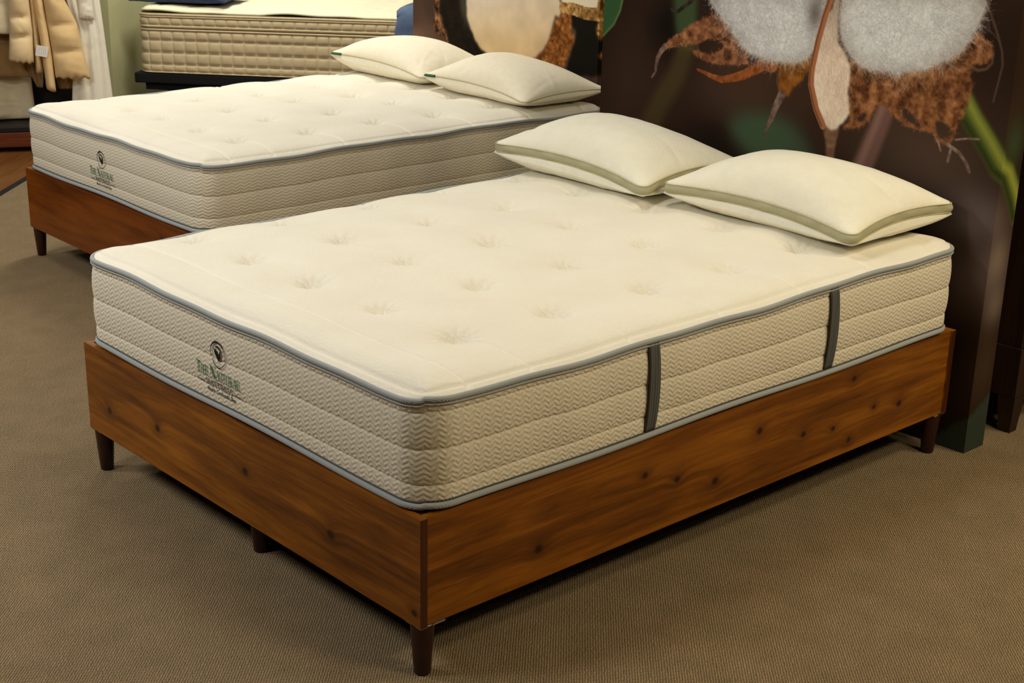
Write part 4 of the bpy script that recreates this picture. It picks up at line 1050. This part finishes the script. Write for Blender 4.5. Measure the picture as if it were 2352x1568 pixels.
def hang(name, label, cat, group, depth, left, right, seams, thick, mat, folds=0, wob=0.0, seed=0, puff=0.35, ruffle=0.0, parent=None, taper=True):
    """cloth hung over the rail: left/right = [(r, z) ...] outlines from top to bottom; seams = z heights of the quilting"""
    r = np.random.default_rng(seed)
    zt, zb = left[0][1], min(left[-1][1], right[-1][1])
    nz, nr = 72, 30
    lz = np.array([p[1] for p in left])[::-1]; lr = np.array([p[0] for p in left])[::-1]
    rz_ = np.array([p[1] for p in right])[::-1]; rr_ = np.array([p[0] for p in right])[::-1]
    f = np.linspace(0, 1, nz); q = np.linspace(0, 1, nr)
    zl = left[0][1]+(left[-1][1]-left[0][1])*f; zr = right[0][1]+(right[-1][1]-right[0][1])*f
    Lr = np.interp(zl, lz, lr); Rr = np.interp(zr, rz_, rr_)
    XX = Lr[:, None]*(1-q)+Rr[:, None]*q; ZZ = zl[:, None]*(1-q)+zr[:, None]*q
    br = [zt+0.02]+list(seams)+[zb]
    seg = np.ones_like(ZZ)*0.0
    for a, b in zip(br[:-1], br[1:]):
        m = (ZZ <= a+1e-6) & (ZZ >= b-1e-6)
        s = np.clip((a-ZZ)/(a-b), 0, 1); seg = np.where(m, np.power(np.sin(np.pi*s), puff), seg)
    if not seams: seg = np.clip((ZZ-zb)/0.03, 0, 1)**0.5
    prof = np.power(np.sin(np.pi*np.clip(q, 0.0, 1.0)), 0.5)[None, :]
    fold = folds and 0.5+0.5*np.cos(2*np.pi*(q*folds+0.1*np.sin(6*f)[:, None]+r.uniform()))
    T = thick*prof*(0.25+0.75*seg)
    if folds: T = T*(0.35+0.65*fold)
    wr = np.zeros_like(ZZ)
    for k in range(16):
        cx_, cz_ = r.uniform(0, 1), r.uniform(zb, zt); an = r.normal(0, 0.5)
        dx = (q[None, :]-cx_)*max(0.05, abs(Rr.mean()-Lr.mean())); dz = ZZ-cz_
        w1 = dx*math.cos(an)+dz*math.sin(an); w2 = -dx*math.sin(an)+dz*math.cos(an)
        wr += r.choice([-1, 1])*0.0035*np.exp(-(w2/0.009)**2-(w1/0.05)**2)
    ZZ = ZZ+ruffle*np.clip(1-(ZZ-zb)/0.035, 0, 1)*np.sin(q*26+seed)[None, :]
    front = np.stack([XX, depth-T-wr*prof, ZZ], -1); back = np.stack([XX, depth+0.6*T+0.004, ZZ+0.006*(1-prof)], -1)
    n = nz*nr
    i0 = np.concatenate([np.arange(nr), nr-1+nr*np.arange(1, nz), (nz-1)*nr+np.arange(nr-2, -1, -1), nr*np.arange(nz-2, 0, -1)])
    F = np.concatenate([grid_faces(nz, nr, flip=True), grid_faces(nz, nr)+n, np.stack([i0, np.roll(i0, -1), np.roll(i0, -1)+n, i0+n], 1)])
    V = np.concatenate([front.reshape(-1, 3), back.reshape(-1, 3)])
    if parent is not None:
        return np_mesh(name, V, F, mat, parent)
    t = thing(name, label, cat, O4, RZ4, group)
    np_mesh('cloth_panel', V, F, mat, t)
    return t

hang('quilt', 'pale cream quilt hanging at the far left edge of the rack', 'quilt', 'bedding hung on the rack', 0.055,
     [(-0.16, 1.49), (-0.16, 0.70)], [(0.065, 1.49), (0.06, 0.685)], [1.1, 0.86], 0.03, CREAMF, 0, 0, 1)
cf = thing('comforter', 'tan channel-quilted down comforter folded over the rack with a white care tag', 'comforter', O4, RZ4, 'bedding hung on the rack')
hang('quilted_panel', None, None, None, 0.015, [(0.055, 1.49), (0.050, 0.88), (0.042, 0.70), (0.024, 0.545)], [(0.165, 1.49), (0.165, 0.86), (0.170, 0.70), (0.163, 0.52)],
     [1.18, 0.98, 0.787, 0.680], 0.052, SAND, 0, 0, 2, 0.42, 0.006, cf)
hang('folded_edge', None, None, None, 0.060, [(0.163, 1.49), (0.163, 0.88), (0.165, 0.62), (0.172, 0.455)], [(0.205, 1.49), (0.198, 0.88), (0.205, 0.62), (0.211, 0.455)],
     [], 0.030, TAN, 0, 0, 3, 0.4, 0.0, cf)
hang('folded_edge', None, None, None, 0.020, [(0.196, 1.49), (0.192, 0.88), (0.212, 0.60), (0.222, 0.37), (0.250, 0.352)], [(0.245, 1.49), (0.243, 0.88), (0.268, 0.60), (0.275, 0.40), (0.276, 0.352)],
     [], 0.034, TAN, 0, 0, 4, 0.4, 0.0, cf)
hang('quilted_panel', None, None, None, 0.010, [(0.248, 1.49), (0.246, 0.88), (0.258, 0.74), (0.272, 0.59), (0.280, 0.437)], [(0.360, 1.49), (0.362, 0.88), (0.425, 0.737), (0.449, 0.587), (0.477, 0.427)],
     [1.22, 0.98, 0.739, 0.589], 0.058, TAN, 0, 0, 5, 0.36, 0.006, cf)
hang('lining_fold', None, None, None, 0.130, [(0.09, 0.9), (0.095, 0.53), (0.165, 0.368)], [(0.215, 0.9), (0.215, 0.50), (0.200, 0.360)], [], 0.03, BROWNF, 2, 0, 6, 0.4, 0.0, cf)
hang('lining_fold', None, None, None, 0.135, [(0.25, 0.9), (0.275, 0.45), (0.290, 0.352)], [(0.44, 0.9), (0.445, 0.45), (0.365, 0.348)], [], 0.03, BROWNF, 2, 0, 7, 0.4, 0.004, cf)
tg = MB().box((0.184, -0.032, 0.572), (0.250, -0.030, 0.632)).build('care_tag', plain('white_satin_tag', (232, 230, 220), 0.6), cf)
tg.rotation_euler = (0, 0.22, 0); tg.location = (-0.128, 0, 0.055)
for k in range(5):
    tl = MB().box((0.192+k*0.011, -0.0326, 0.580), (0.1935+k*0.011, -0.0321, 0.624)).build('tag_print', plain('grey_tag_ink', (150, 152, 150), 0.8), tg)
wt = hang('throw', 'white gauze throw hanging at the right end of the rack', 'throw', 'bedding hung on the rack', 0.085,
     [(0.365, 1.49), (0.372, 0.88), (0.40, 0.70), (0.36, 0.24)], [(0.555, 1.49), (0.562, 0.88), (0.575, 0.70), (0.604, 0.24)], [], 0.028, WHITEF, 3, 0, 8)
hang('folded_layer', None, None, None, 0.058, [(0.425, 1.49), (0.438, 0.88), (0.440, 0.77)], [(0.520, 1.49), (0.522, 0.88), (0.524, 0.757)], [], 0.034, WHITEF, 0, 0, 9, 0.4, 0.003, wt)
hang('throw', 'brown linen throw hanging low behind the tan comforter', 'throw', 'bedding hung on the rack', 0.165,
     [(-0.20, 0.85), (-0.20, 0.44)], [(0.14, 0.85), (0.155, 0.42)], [], 0.03, BROWNF, 2, 0, 10)
hang('throw', 'beige blanket drooping in shade above the red-brown bench', 'blanket', 'bedding hung on the rack', 0.275,
     [(-0.30, 0.60), (-0.26, 0.155)], [(0.125, 0.60), (0.140, 0.158)], [], 0.05, CREAMF, 2, 0, 11)
